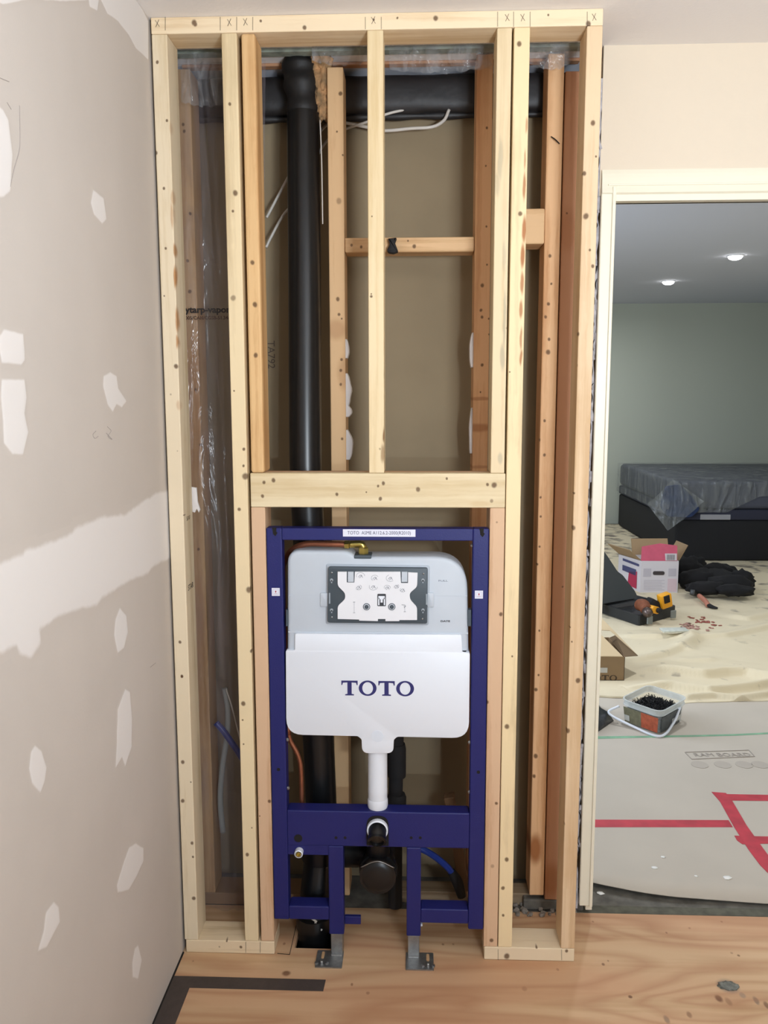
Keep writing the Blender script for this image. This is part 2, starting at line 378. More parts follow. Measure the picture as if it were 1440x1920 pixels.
# compound patches on the left wall: outline in the photo laid on the wall plane, feathered rim
def comp_mat():
    m, nt, b = newmat('feathered_compound'); N, L = nt.nodes, nt.links
    a = N.new('ShaderNodeAttribute'); a.attribute_name = 'cover'
    g = N.new('ShaderNodeNewGeometry'); n = N.new('ShaderNodeTexNoise'); n.inputs['Scale'].default_value = 26; n.inputs['Detail'].default_value = 5; L.new(g.outputs['Position'], n.inputs['Vector'])
    ad = N.new('ShaderNodeMath'); ad.operation = 'MULTIPLY_ADD'; L.new(n.outputs['Fac'], ad.inputs[0]); ad.inputs[1].default_value = .55; L.new(a.outputs['Fac'], ad.inputs[2])
    r = N.new('ShaderNodeMapRange'); r.interpolation_type = 'SMOOTHSTEP'; r.inputs['From Min'].default_value = .55; r.inputs['From Max'].default_value = 1.05; L.new(ad.outputs[0], r.inputs['Value'])
    mx = N.new('ShaderNodeMix'); mx.data_type = 'RGBA'; L.new(r.outputs[0], mx.inputs['Factor']); mx.inputs[6].default_value = srgb(201, 192, 184); mx.inputs[7].default_value = srgb(228, 223, 220)
    L.new(mx.outputs[2], b.inputs['Base Color']); b.inputs['Roughness'].default_value = .85
    return m
m_feather = comp_mat()
def patch(px, rim=.007, th=.0011, step=.0035):
    """skim of compound: a fine mesh on the wall, thickness and cover from the distance to the traced outline"""
    P = np.array([atx(u, v, 0.0) for u, v in px]); Q = np.roll(P, -1, 0)
    lo, hi = P.min(0)-rim, P.max(0)+rim; hi[1] = min(hi[1], 2.439); lo[0] = max(lo[0], -2.4)
    nx, nz = int((hi[0]-lo[0])/step)+1, int((hi[1]-lo[1])/step)+1
    Yg, Zg = np.meshgrid(np.linspace(lo[0], hi[0], nx), np.linspace(lo[1], hi[1], nz))
    dmin = np.full(Yg.shape, 9.0); ins = np.zeros(Yg.shape, bool)
    for a, b in zip(P, Q):
        e = b-a; L2 = e@e
        t = np.clip(((Yg-a[0])*e[0]+(Zg-a[1])*e[1])/L2, 0, 1)
        dmin = np.minimum(dmin, np.hypot(Yg-a[0]-t*e[0], Zg-a[1]-t*e[1]))
        c = (a[1] > Zg) != (b[1] > Zg)
        with np.errstate(divide='ignore', invalid='ignore'): xc = a[0]+(Zg-a[1])*(b[0]-a[0])/(b[1]-a[1])
        ins ^= c & (Yg < xc)
    sd = np.where(ins, dmin, -dmin)
    cov = np.clip((sd+rim)/(2*rim), 0, 1); cov = cov*cov*(3-2*cov)
    bm = BM(); lay = bm.verts.layers.float.new('cover'); V = {}
    def vert(j, i):
        if (j, i) not in V:
            v = bm.verts.new((-.00445+th*cov[j, i], Yg[j, i], Zg[j, i])); v[lay] = float(cov[j, i]); V[(j, i)] = v
        return V[(j, i)]
    for j in range(nz-1):
        for i in range(nx-1):
            if max(cov[j, i], cov[j, i+1], cov[j+1, i], cov[j+1, i+1]) > .001:
                bm.faces.new((vert(j, i), vert(j, i+1), vert(j+1, i+1), vert(j+1, i)))
    return link('compound_patch', bm, m_feather, wl, True)
patches = [
 [(-60, 1070), (0, 1058), (48, 1038), (52, 1030), (85, 1022), (140, 1000), (145, 990), (200, 968), (240, 965), (270, 940), (300, 923), (322, 918), (324, 1045), (290, 1062), (280, 1075), (240, 1092), (196, 1120), (185, 1135), (140, 1145), (105, 1162), (78, 1180), (80, 1205), (62, 1234), (42, 1228), (35, 1212), (0, 1225), (-60, 1240)],
 [(178, 355), (198, 372), (203, 410), (195, 419), (180, 402), (174, 380)],
 [(198, 705), (210, 698), (222, 705), (225, 728), (240, 752), (232, 764), (222, 758), (215, 772), (205, 758), (197, 725)],
 [(4, 630), (12, 618), (48, 626), (51, 675), (45, 684), (8, 680), (3, 655)],
 [(8, 712), (50, 712), (54, 745), (50, 775), (57, 810), (48, 852), (28, 852), (12, 830), (10, 790), (6, 745)],
 [(-8, 190), (10, 205), (20, 225), (28, 290), (24, 358), (12, 368), (-20, 372)],
 [(228, 1140), (240, 1155), (243, 1185), (236, 1215), (224, 1224), (217, 1190), (220, 1160)],
 [(238, 1292), (247, 1298), (251, 1350), (250, 1400), (238, 1437), (232, 1420), (220, 1440), (222, 1398), (224, 1330)],
 [(70, 1398), (82, 1408), (91, 1440), (88, 1465), (80, 1486), (64, 1468), (59, 1440), (62, 1410)],
 [(258, 1582), (272, 1590), (272, 1615), (258, 1645), (245, 1668), (224, 1674), (222, 1660), (236, 1615), (245, 1590)],
 [(105, 1690), (114, 1700), (116, 1728), (105, 1750), (92, 1775), (76, 1782), (86, 1745), (90, 1712)],
 [(262, 1772), (269, 1800), (262, 1835), (252, 1832), (251, 1805), (256, 1778)],
]
for i, p in enumerate(patches): patch(p, rim=.016 if i == 0 else .007, step=.006 if i == 0 else .0035)
patch([(170, -40), (190, -5), (205, 25), (225, 40), (245, 66), (258, 90), (281, 112), (281, 40), (262, 0), (240, -40)], rim=.004)
patch([(-60, -60), (-20, -5), (10, 8), (60, -2), (120, 2), (170, 0), (172, 12), (186, 20), (195, -40), (120, -60)], rim=.004)
# pencil scribbles on the left wall
bm = BM()
def wline(px, r=.0007):
    pts = [(-.0043, *atx(u, v, 0)) for u, v in px]; tube(bm, pts, r, 4, 4)
wline([(41, 198), (42, 260), (40, 285), (30, 320), (24, 350)], .0009); wline([(18, 192), (26, 205)]); wline([(5, 146), (22, 153)])
wline([(184, 808), (178, 815), (182, 822), (188, 818)]); wline([(205, 800), (212, 808), (206, 818), (214, 824), (203, 812)])
wline([(285, 1251), (295, 1243)])
link('pencil_scribble', bm, mat('faint_pencil', srgb(168, 158, 152), .9), wl)['kind'] = 'stuff'

# ================================================================ the old wall with the door opening
YD = .225            # old stud faces / door wall face
m_ow = wall_old = None
bm = BM()
# drywall right of and above the door opening (opening x 1.176..2.05, z 0..2.052)
OX0, OX1, OZ = 1.170, 2.12, 2.064
box(bm, OX1, XR, YD-.0127, YD, 0, 2.44)
box(bm, 1.127, OX1, YD-.0127, YD, OZ, 2.44)
box(bm, OX1, 5.5, .300, .3127, 0, 2.44); box(bm, 1.152, OX1, .300, .3127, OZ, 2.44); box(bm, -1.1, 1.151, .40, .4127, .0, 2.44); box(bm, 1.139, 1.151, .300, .40, 0, 2.44)
wb = struct('wall_back', bm, m_wallpaint)
# brown paper face of the drywall seen through the studs
bm = BM(); box(bm, -.1, 1.14, .3975, .3998, 0, 2.44); link('drywall_panel', bm, m_paper, wb)
# torn plaster edge strip left of the casing
bm = BM(); rnd = random.Random(3)
vs0, vs1 = [], []
for k in range(81):
    z = .02+k*(2.36-.02)/80
    xr = 1.127+rnd.uniform(-.003, .004)+.004*fnoise(z*9, 1.3); xl = 1.082
    vs0.append((xl, z)); vs1.append((xr, z))
prism(bm, vs0+vs1[::-1], YD-.011, YD+.0, 0)
link('torn_plaster_edge', bm, m_gyp, wb)
bm = BM()
for k in range(60):
    z = .05+k*.038+rnd.uniform(-.01, .01)
    x = 1.122+.007*fnoise(z*4, 2.2)+rnd.uniform(-.003, .003); l = rnd.uniform(.018, .045)
    if rnd.random() < .75: tube(bm, [(x, YD-.0122, z-l/2), (x+rnd.uniform(-.004, .004), YD-.0124, z), (x+rnd.uniform(-.004, .004), YD-.0122, z+l/2)], lambda t: .0004+.0013*math.sin(PI*t), 5, 3)
link('plaster_crack', bm, m_dark, wb)['kind'] = 'stuff'
bm = BM()
for k in range(34):
    z = .08+k*.067+rnd.uniform(-.03, .03); x = 1.127+rnd.uniform(-.012, .006)
    obox(bm, (x, YD-.0125, z), rnd.uniform(.004, .012), .004, rnd.uniform(.008, .035), (0, rnd.uniform(-.4, .4), rnd.uniform(-.3, .3)), .001)
link('plaster_chip', bm, m_gyp, wb)['kind'] = 'stuff'
# old studs
def stud_old(x0, x1, z0, z1, col, dk, seed, px=(), y0=YD, y1=.314, **k):
    bm = BM(); box(bm, x0, x1, y0, y1, z0, z1, .003, 2)
    return link('stud', bm, wood('old_stud_wood', col, dk, 'z', seed, knots(px, y0, **k), contrast=1.1, stains=STN), wb)
STN = ()
stud_old(-.004, .034, .038, 2.406, (196, 160, 120), (166, 124, 84), 1, [(343, 233), (345, 246), (357, 400), (352, 489), (356, 547, 4), (367, 731), (376, 834), (372, 1030)])
STN = [((.42, .22, 1.72), (.03, None, .03), .35), ((.44, .22, 1.60), (.02, None, .05), .3)]
sA = stud_old(.402, .445, .038, 2.404, (218, 180, 136), (194, 148, 104), 2, [(638, 176, 4), (631, 246, 2), (643, 290, 2), (636, 377, 6, .5), (633, 561, 4), (636, 590), (641, 598, 2), (640, 674, 3), (639, 695), (638, 720, 3), (642, 822, 3), (640, 1565, 5)])
STN = [((.815, .22, 1.45), (.04, None, .012), .6), ((.82, .22, 1.53), (.04, None, .006), .5), ((.82, .22, 1.34), (.04, None, .005), .4)]
stud_old(.799, .842, .038, 2.43, (222, 176, 132), (200, 146, 102), 3, [(913, 240, 2.5), (911, 310, 2), (912, 425, 2), (905, 535, 4), (913, 496, 2), (902, 582), (904, 595), (917, 598, 2), (904, 684), (917, 627, 2), (901, 735, 2)])
STN = [((1.0, .22, .20), (.022, None, .05), .9)]
stud_old(.986, 1.0285, .052, 2.428, (226, 182, 138), (200, 148, 102), 4, [(1031, 480, 3.5), (1028, 570), (1023, 595), (1033, 532, 2.5), (1030, 637), (1027, 660, 5), (1010, 825, 4), (1021, 789, 3), (1021, 853), (1014, 933, 2.5), (1013, 968, 2.5), (1012, 1025, 2.5), (1007, 1058, 2.5), (1011, 1183, 2.5), (1010, 1265, 2.5), (1005, 1293, 4), (1004, 1418, 5), (1001, 1455, 4)])
STN = [((1.05, .22, 1.98), (.03, None, .06), .35), ((1.05, .22, .10), (.03, None, .06), .6)]
stud_old(1.032, 1.078, .036, 2.385, (184, 134, 100), (156, 104, 74), 5, [(1063, 400, 2), (1055, 1100, 2)], y0=YD+.004)
STN = ()
# nail left bent in old stud
bm = BM(); x, z = aty(1040, 266, YD); tube(bm, [(x-.010, YD-.004, z+.012), (x, YD-.012, z+.002), (x+.012, YD-.004, z-.006)], .0016, 6, 4)
link('bent_nail', bm, m_dark, wb)
# blocking
def block(x0, x1, z0, z1, y0, y1, seed, px=()):
    bm = BM(); box(bm, x0, x1, y0, y1, z0, z1, .004, 2)
    link('blocking', bm, wood('blocking_wood', (222, 184, 140), (190, 148, 102), 'x', seed, knots(px, y0)), wb)
block(.4455, .7985, 1.927, 1.966, YD+.004, .300, 6, [(659, 460, 3), (678, 463, 3), (777, 462, 4), (765, 451, 2)])
block(.905, .9855, 1.944, 2.036, YD-.004, .314, 7)
# old plates
bm = BM(); box(bm, -.004, .36, YD, .314, 0, .038, .002); link('bottom_plate', bm, wood('old_plate_wood', (150, 120, 92), (112, 84, 62), 'x', 8), wb)
bm = BM(); box(bm, .60, 1.0, YD+.03, .314, 0, .038, .002); link('bottom_plate', bm, wood('old_plate_wood', (150, 130, 104), (118, 96, 74), 'x', 9), wb)
bm = BM(); box(bm, -.004, 1.08, YD+.06, .312, 2.4315, 2.4395, .002); link('top_plate', bm, wood('old_top_plate_wood', (186, 140, 106), (150, 100, 72), 'x', 10), wb)
bm = BM(); box(bm, -.004, 1.10, .19, .222, 2.4305, 2.4395, .001); link('torn_ceiling_board', bm, mat('greenish_board_edge', srgb(150, 158, 146), .9, var=.4, vscale=30, bump=.5), wb)
# rubble / mortar at the foot of the old studs
bm = BM(); rnd = random.Random(11)
for k in range(46):
    x = rnd.uniform(.93, 1.13); y = rnd.uniform(.20, .26); s_ = rnd.uniform(.003, .011)
    obox(bm, (x, y, s_*.5), s_*1.6, s_*1.2, s_, (rnd.uniform(-.3, .3), rnd.uniform(-.3, .3), rnd.uniform(0, 3)), s_*.2)
link('mortar_rubble', bm, mat('pale_mortar', srgb(150, 142, 132), .9, var=.3, vscale=40, bump=.5), wb)['kind'] = 'stuff'
bm = BM(); box(bm, .97, 1.15, .232, .30, 0, .034, .004, 2); link('mortar_bed', bm, m_conc, wb)
# compound squeezed past stud edges (lumpy, proud of the stud side)
def blobs(xe, sgn, spans, y=.236):
    for v0, v1, wpx in spans:
        _, z1 = aty(650, v0, y); _, z0 = aty(650, v1, y); n = 9; L_ = []
        for k in range(n+1):
            t = k/n; L_.append((xe+sgn*(.002+wpx/640*math.sin(PI*min(1, .12+t*.85))**.7*(.8+.3*fnoise(t*3, v0*.1))), z0+(z1-z0)*t))
        pts = L_+[(xe-.001*sgn, z1), (xe-.001*sgn, z0)]
        bm = BM(); prism(bm, pts if sgn > 0 else pts[::-1], y-.008, y+.02, .003, 2); link('compound_squeeze', bm, m_comp, sA_parent, 30)
sA_parent = wb
blobs(.445, 1, [(636, 672, 6), (700, 760, 10), (758, 782, 11), (806, 862, 12)])
blobs(.799, -1, [(625, 690, 7), (765, 850, 6)])
# pencil mark text on the paper
text('TA792', .030, m_pencil, wb, (aty(508, 665, .396)[0], .3965, aty(508, 665, .396)[1]), (PI/2, PI/2, 0), name='board_stamp')

# door casing, jamb (trim)
bm = BM()
prof = [(0, 0), (.081, 0), (.081, .006), (.070, .010), (.060, .012), (.034, .015), (.020, .018), (.016, .012), (0, .012)]
# head casing: profile swept along x ; profile coordinate a = height above opening, b = proud
def sweepx(bm, x0, x1, zb, yb):
    r0 = [bm.verts.new((x0, yb-b, zb+a)) for a, b in prof]; r1 = [bm.verts.new((x1, yb-b, zb+a)) for a, b in prof]
    n = len(prof)
    for k in range(n): bm.faces.new((r0[k], r0[(k+1) % n], r1[(k+1) % n], r1[k]))
    bm.faces.new(r0[::-1]); bm.faces.new(r1)
YC = YD-.0127
sweepx(bm, 1.131, OX1+.08, 2.048, YC)
box(bm, 1.146, OX1+.07, YC-.0175, YC-.001, 2.086, 2.091, .001)
t1 = struct('trim_1', bm, m_trim)
bm = BM(); box(bm, 1.130, 1.166, YC-.014, YC-.0002, .038, OZ+.02, .003, 2); box(bm, 1.158, 1.1675, YC-.019, YC-.001, .038, OZ+.02, .002, 2)
struct('trim_2', bm, m_trim)
bm = BM(); box(bm, OX1-.004, OX1+.075, YC-.015, YC-.0002, .0, OZ+.004, .004, 2); struct('trim_3', bm, m_trim)
bm = BM(); box(bm, OX0-.019, OX0, YC-.002, .312, .018, OZ, .001); box(bm, OX1, OX1+.019, YC-.002, .312, 0, OZ, .001); box(bm, OX0, OX1, YC-.002, .312, OZ-.0, OZ+.019, .001)
struct('door_1', bm, m_trim)

# far room walls
m_green = mat('sage_green_paint', srgb(188, 192, 178), .8, bump=.1, bscale=120)
bm = BM(); box(bm, -1.1, 5.5, 8.2, 8.3, 0, FARZ); struct('wall_far', bm, m_green)
bm = BM(); box(bm, 5.4, 5.5, .30, 8.2, 0, FARZ); struct('wall_far_right', bm, m_green)
bm = BM(); box(bm, -1.2, -1.1, .30, 8.2, 0, FARZ); struct('wall_far_left', bm, m_green)

# ================================================================ NEW STUD WALL
SW = thing('stud_wall', 'pale new softwood stud frame enclosing the blue toilet carrier, from floor to ceiling', 'wall frame', (.54, .045, 0))
def lum(name, x0, x1, y0, y1, z0, z1, m, bev=.0022):
    bm = BM(); box(bm, x0, x1, y0, y1, z0, z1, bev, 2); return link(name, bm, m, SW)
LT, DK = (232, 214, 184), (208, 184, 144)     # fresh spruce
PK, PD = (218, 182, 148), (196, 154, 118)     # pinkish fir
FR, BK = 0.0, .089
topz = 2.402
# bark / wane streaks as stains
def st_px(lst, y=0):
    out = []
    for u, v, a, b_, s_ in lst:
        x, z = aty(u, v, y); out.append(((x, y, z), (a/740, .03, b_/740), s_))
    return out
ppx = [(364, 42, 5), (366, 45, 4), (489, 39, 2.5), (571, 52, 4), (701, 37, 2), (745, 34, 2), (816, 35, 4.5), (1028, 28, 2), (1103, 45, 5)]
tp = lum('top_plate', .0015, 1.0795, FR, BK, topz, 2.4398, wood('top_plate_wood', (242, 220, 186), (220, 190, 148), 'x', 21, knots(ppx)))
lum('stud', .002, .040, FR, BK, .0385, topz-.0005, wood('stud_wood', LT, DK, 'z', 22, knots([(294, 117, 3), (312, 226, 2.5), (292, 287, 3.5), (307, 353, 2.5), (310, 466, 2.5), (308, 555, 1.5), (330, 687, 4.5), (320, 740, 2, .4), (341, 775, 2), (333, 845, 1.5, .4), (345, 966, 1.5), (338, 1204, 3.2), (341, 1268, 3.4, 1), (343, 1429, 4), (343, 1501, 4), (358, 1467, 1.5), (360, 1581, 3.5), (362, 1607, 2.5), (363, 1684, 4.2)]),
    st_px([(327, 470, 2.5, 14, .8), (328, 520, 2.4, 22, .9), (331, 600, 2.2, 24, .8), (332, 640, 2, 14, .8), (322, 405, 3, 24, .5), (323, 370, 3, 14, .4), (320, 238, 3, 14, .3), (335, 760, 4, 10, .35)]), staincol=(176, 120, 66)))
lum('stud', .1715, .209, FR, BK, .0385, topz-.0005, wood('stud_wood', (234, 212, 172), DK, 'z', 23, knots([(431, 195, 3), (441, 362, 5), (437, 396, 2.5), (437, 559, 5, .6), (439, 733, 1.6), (457, 842, 3), (457, 873, 2.5), (460, 893, 6, .8), (448, 955, 3.5), (467, 1106, 6, .8), (472, 1221, 3.5), (456, 1319, 4.5), (455, 1350, 2), (457, 1395, 2), (463, 1602, 4), (472, 1552, 1.5)])))
lum('stud', .2185, .253, FR+.002, BK, 1.3425, topz-.0005, wood('stud_wood', (224, 184, 132), (196, 148, 96), 'z', 24, knots([(473, 492, 4), (478, 571, 4.5), (480, 667, 4.5)], .002)), .006)
lum('stud', .2165, .253, FR+.001, BK, .0385, 1.2535, wood('stud_wood', PK, PD, 'z', 25, knots([(505, 1503, 3.5), (487, 1530, 1.5)]), contrast=1.4))
lum('stud', .5225, .561, FR, BK, 1.3425, topz-.0005, wood('stud_wood', (232, 210, 170), (214, 186, 138), 'z', 26, knots([(697, 555, 2.5), (698, 405, 1.5), (697, 550, 1.5), (712, 842, 2, .5)]),
    st_px([(722, 700, 2.5, 18, .6), (722, 770, 3, 22, .85), (721, 815, 4, 16, .9), (718, 850, 5, 18, .6), (721, 650, 2, 16, .4)]), staincol=(122, 80, 38)))
lum('stud', .8315, .8665, FR+.001, BK, 1.3425, topz-.0005, wood('stud_wood', (228, 206, 168), (206, 178, 134), 'z', 27, knots([(951, 615, 2.2, .5), (920, 860, 1.5)]),
    st_px([(946, 600, 3, 60, .5), (942, 670, 5, 26, .5), (938, 300, 5, 40, .4), (932, 345, 6, 22, .3), (945, 480, 4, 30, .3), (938, 860, 5, 12, .4)]), staincol=(150, 146, 128)))
lum('stud', .8315, .8695, FR+.001, BK, .0385, 1.2535, wood('stud_wood', PK, PD, 'z', 28, knots([(940, 1152, 4), (913, 1317, 3.5), (931, 1507, 3), (923, 1624, 4, .4), (922, 1763, 4), (931, 980, 2, .5)]), contrast=1.4))
lum('stud', .8715, .909, FR, BK, .0385, topz-.0005, wood('stud_wood', (240, 216, 172), DK, 'z', 29, knots([(974, 82, 4.5), (976, 400, 4), (956, 697, 1.5), (951, 1362, 5), (950, 1612, 4.5), (943, 1665, 4), (943, 1716, 3), (960, 1231, 2)]),
    st_px([(987, 235, 2.4, 14, .6), (984, 300, 2, 20, .6), (983, 350, 3, 26, .8), (983, 430, 4, 26, .9), (980, 480, 4, 24, .9), (979, 530, 3.5, 22, .8), (977, 580, 3.5, 18, .8), (977, 635, 2.4, 22, .7), (977, 670, 2.6, 16, .8)]), staincol=(170, 104, 58)))
lum('stud', 1.0425, 1.0795, FR, BK, .0385, topz-.0005, wood('stud_wood', (228, 200, 164), (208, 174, 134), 'z', 30, knots([(1112, 231, 4.5), (1096, 325, 4), (1098, 406, 5.5), (1117, 293, 1.8), (1106, 469, 2.4), (1110, 499, 3.2), (1083, 626, 4), (1079, 686, 4), (1074, 727, 1.8), (1074, 989, 5), (1077, 925, 2), (1070, 1060, 2), (1062, 1083, 2), (1083, 1276, 5), (1064, 1370, 5), (1056, 1545, 4), (1072, 1203, 1.6), (1069, 1176, 1.4)])))
lum('bottom_plate', .0055, .2535, FR, BK, .0005, .038, wood('bottom_plate_wood', (232, 210, 176), (206, 180, 142), 'x', 31, knots([(378, 1752, 4), (388, 1743, 3.5), (425, 1765, 2), (452, 1776, 3), (412, 1775, 2, .5)])))
lum('bottom_plate', .8335, 1.0795, FR, BK, .0005, .038, wood('bottom_plate_wood', (232, 212, 180), (208, 184, 148), 'x', 32, knots([(950, 1793, 6), (1032, 1752, 3), (1032, 1772, 3.4), (1006, 1777, 2.6), (980, 1768, 3), (1062, 1783, 3.4), (1081, 1777, 2.6)])))
hm = wood('header_wood', (228, 210, 174), (210, 186, 144), 'x', 33, knots([(495, 904, 3.4), (513, 901, 4), (492, 931, 3.4), (632, 927, 3.2), (687, 923, 1.6), (709, 911, 2.4), (719, 906, 3.6), (713, 935, 3.6), (784, 918, 4.5, .8), (838, 897, 2.4), (914, 909, 3.2), (927, 910, 5.5), (921, 939, 3.5, .6)]), st_px([(900, 945, 22, 6, .3)]), staincol=(196, 158, 104))
lum('header', .2165, .8695, FR, .038, 1.254, 1.342, hm)
lum('header', .2165, .8695, .0385, .0765, 1.254, 1.342, wood('header_wood', PK, PD, 'x', 34))
# carpenter's pencil marks
bm = BM()
def fl(px, y=-.0004, r=.0006): tube(bm, [(aty(u, v, 0)[0], y, aty(u, v, 0)[1]) for u, v in px], r, 4, 0)
for u in (310, 413, 444, 474, 685, 715, 933, 963, 994, 1101): fl([(u, 32 if u < 900 else 22), (u, 57 if u < 600 else (55 if u < 900 else 50))])
for u, v in ((295, 44), (430, 42), (460, 41), (700, 38), (951, 33), (980, 33), (1114, 32)):
    fl([(u-4, v-6), (u+4, v+6)]); fl([(u+3, v-7), (u-3, v+7)])
link('pencil_mark', bm, m_pencil, tp)['kind'] = 'stuff'
bm = BM()
for u in (459, 486): fl([(u+2, 1766), (u+2, 1786)])
for u in (934, 1053): fl([(u, 1780), (u, 1800)])
link('pencil_mark', bm, m_pencil, SW)['kind'] = 'stuff'
# factory stamp on the inner side of the left stud
for u, v, s_, t_ in ((347, 975, .016, 'S-P-F'), (357, 1100, .022, 'STAR')):
    y, z = atx(u, v, .040); text(t_, s_, m_ink, SW, (.0402, .045, z), (PI/2, 0, PI/2), name='mill_stamp')

# ================================================================ BLACK DUCT, PIPES, CABLES, INSULATION in the wall
m_wrap = mat('black_duct_wrap', srgb(30, 28, 30), .55, bump=1.0, bscale=18, spec=.6)
D = thing('duct', 'black plastic-wrapped duct running level behind the old studs near the ceiling', 'duct', (.54, .36, 2.32))
bm = BM()
def fduct(i, j):
    a = 2*PI*j; x = .0+i*1.08; c, s_ = math.cos(a), math.sin(a)
    w_ = .004*fnoise(i*14, c*2, s_*2)
    return (x, .357+.036*c*(abs(c)**-.4 if abs(c) > .01 else 1)+0, 2.372+(.052+w_)*s_*(abs(s_)**-.25 if abs(s_) > .01 else 1))
grid(bm, 60, 40, fduct); bmesh.ops.remove_doubles(bm, verts=bm.verts, dist=1e-4)
link('wrap', bm, m_wrap, D, True)
bm = BM(); tube(bm, [(.0, .352, 2.318), (.3, .354, 2.314), (.6, .352, 2.317), (1.08, .353, 2.318)], lambda t: .010+.002*math.sin(t*60), 8, 20)
link('wrap_seam', bm, m_wrap, D, True)

# soil stack
def pp(u, v, y): x, z = aty(u, v, y); return (x, y, z)
ST = thing('soil_pipe', 'thick glossy black drain pipe standing in the wall left of the middle old stud', 'pipe', (.345, .12, -.05))
bm = BM(); R_ = .0445
path = [pp(569, 215, .255), pp(569, 300, .245), pp(571, 500, .215), pp(573, 860, .165), pp(578, 990, .158), pp(600, 1450, .150), pp(603, 1560, .148)]
tube(bm, path, R_, 32, 6); link('pipe', bm, m_black, ST, 40)
bm = BM()   # foam-wrapped lumpy top
P_ = [pp(566, 98, .262), pp(563, 125, .262), pp(566, 170, .258), pp(569, 222, .256)]
tube(bm, P_, lambda t: .041+.007*math.sin(PI*min(1, t*1.2))+.003*math.sin(t*23), 26, 8); link('rubber_sleeve', bm, mat('black_rubber', srgb(22, 20, 20), .6, bump=.6, bscale=30), ST, True)
bm = BM(); q = path[-1]
tube(bm, [q, (q[0]-.004, .135, .20), (q[0]-.014, .112, .10), (q[0]-.02, .105, -.04), (q[0]-.02, .105, -.2)], .047, 28, 6)
lathe(bm, [(.056, 0), (.056, .05), (.050, .055)], (q[0]-.002, .14, .215), (0, -.1, 1))
lathe(bm, [(.054, 0), (.054, .04), (.049, .043)], (q[0]-.018, .108, .02), (0, -.05, 1)); link('elbow', bm, m_black, ST, 40)
# pale printed lettering along the stack
txt = mat('pale_print', srgb(120, 120, 110), .7)
bm = BM()
for v in list(range(300, 860, 14)):
    t = (v-300)/560; y = .245-.08*t; x, z = aty(595-4+5*t, v, y-.020)
    if v % 3: obox(bm, (x+.000, y-.024, z), .0016, .0012, .006, (0, 0, .9))
link('printed_line', bm, txt, ST)['kind'] = 'stuff'
bm = BM(); x, z = aty(597, 1735, .05)
for k in range(3): obox(bm, (x-.012+k*.007, .055+.002*k, z+.012-.014*k), .018, .0015, .006, (0, .7, .1), .0005)
link('printed_band', bm, m_cable, ST)
bm = BM()   # fibre insulation tuft beside the stack
VT = thing('vent_pipe', 'slim black vent pipe behind the white flush tube, right of it', 'pipe', (.585, .19, 0))
bm = BM(); a = pp(744, 1370, .20); b_ = pp(741, 1600, .20); tube(bm, [(a[0], .2, .98), (a[0], .2, .6), (b_[0], .2, .3), (b_[0], .2, .18), (b_[0], .19, .03)], .021, 20, 3); link('pipe', bm, m_matblack, VT, 40)
bm = BM(); c = pp(744, 1425, .2); lathe(bm, [(.026, 0), (.027, .012), (.027, .085), (.024, .1)], (c[0], .2, c[2]-.05)); link('coupling', bm, m_matblack, VT, 40); bm = BM(); c = pp(744, 1500, .2); lathe(bm, [(.026, 0), (.028, .01), (.028, .03), (.024, .04)], (c[0], .2, c[2]-.02)); link('coupling', bm, m_matblack, VT, 40)

def fuzz(bm, c, r, n=3, seed=0, sq=(1, 1, 1), amp=.35, fr=22):
    b2 = BM(); bmesh.ops.create_icosphere(b2, subdivisions=n, radius=1)
    for v in b2.verts:
        d = v.co.normalized(); k = 1+amp*fnoise(d.x*2.2+seed, d.y*2.2, d.z*2.2)+amp*.4*fnoise(d.x*fr*.4+seed, d.y*fr*.4, d.z*fr*.4)
        v.co = Vector((c[0]+d.x*r*k*sq[0], c[1]+d.y*r*k*sq[1], c[2]+d.z*r*k*sq[2]))
    merge(bm, b2); return bm
bm = BM(); c = pp(605, 150, .25)
fuzz(bm, c, .030, 4, 1, (.9, .6, 2.3), .5); c = pp(609, 200, .252); fuzz(bm, c, .020, 4, 4, (1, .6, 2.0), .5); c = pp(600, 112, .240); fuzz(bm, c, .026, 4, 9, (1.1, .6, 1.0), .5); c = pp(596, 165, .250); fuzz(bm, c, .018, 4, 12, (1, .6, 1.3), .5)
o = link('insulation_tuft', bm, mat('tan_fibre_insulation', srgb(196, 150, 104), .95, var=.4, vscale=45, bump=1.0, bscale=120, col2=srgb(130, 106, 76)), None, True, (c[0], .26, 2.1))
tag(o, 'tan fibre insulation tuft stuffed beside the top of the thick black pipe', 'insulation')

def cable(pts, r, label, grp=None, m=m_cable, fl=1.0, name='cable', cat='cable'):
    bm = BM(); tube(bm, pts, r, 10, 10, True, fl); o = link(name, bm, m, None, True, pts[0]); tag(o, label, cat, grp); return o
cable([pp(500, 408, .33), pp(512, 385, .335), pp(528, 355, .34), pp(548, 318, .345)], .0038, 'white electrical cable slanting behind the black pipe, upper of two')
cable([pp(499, 464, .33), pp(508, 445, .335), pp(530, 405, .34), pp(548, 385, .345)], .0038, 'white electrical cable slanting behind the black pipe, lower of two')
cable([pp(596, 292, .33), pp(605, 275, .335), pp(622, 255, .36), pp(645, 243, .365), pp(690, 228, .33), pp(725, 214, .33), pp(757, 206, .335)], .0036, 'white cable rising to the right behind the middle stud, ending under the duct')
cable([pp(592, 262, .335), pp(603, 243, .34), pp(625, 228, .36), pp(655, 232, .355), pp(690, 239, .34), pp(722, 245, .32), pp(770, 241, .31), pp(810, 238, .31), pp(832, 226, .32), pp(842, 206, .33)], .0045, 'white cable looping up to the black duct between the upper studs')
cable([pp(600, 225, .20), pp(603, 300, .195), pp(605, 420, .185)], .0016, 'thin pale wire hanging along the right side of the thick black pipe')
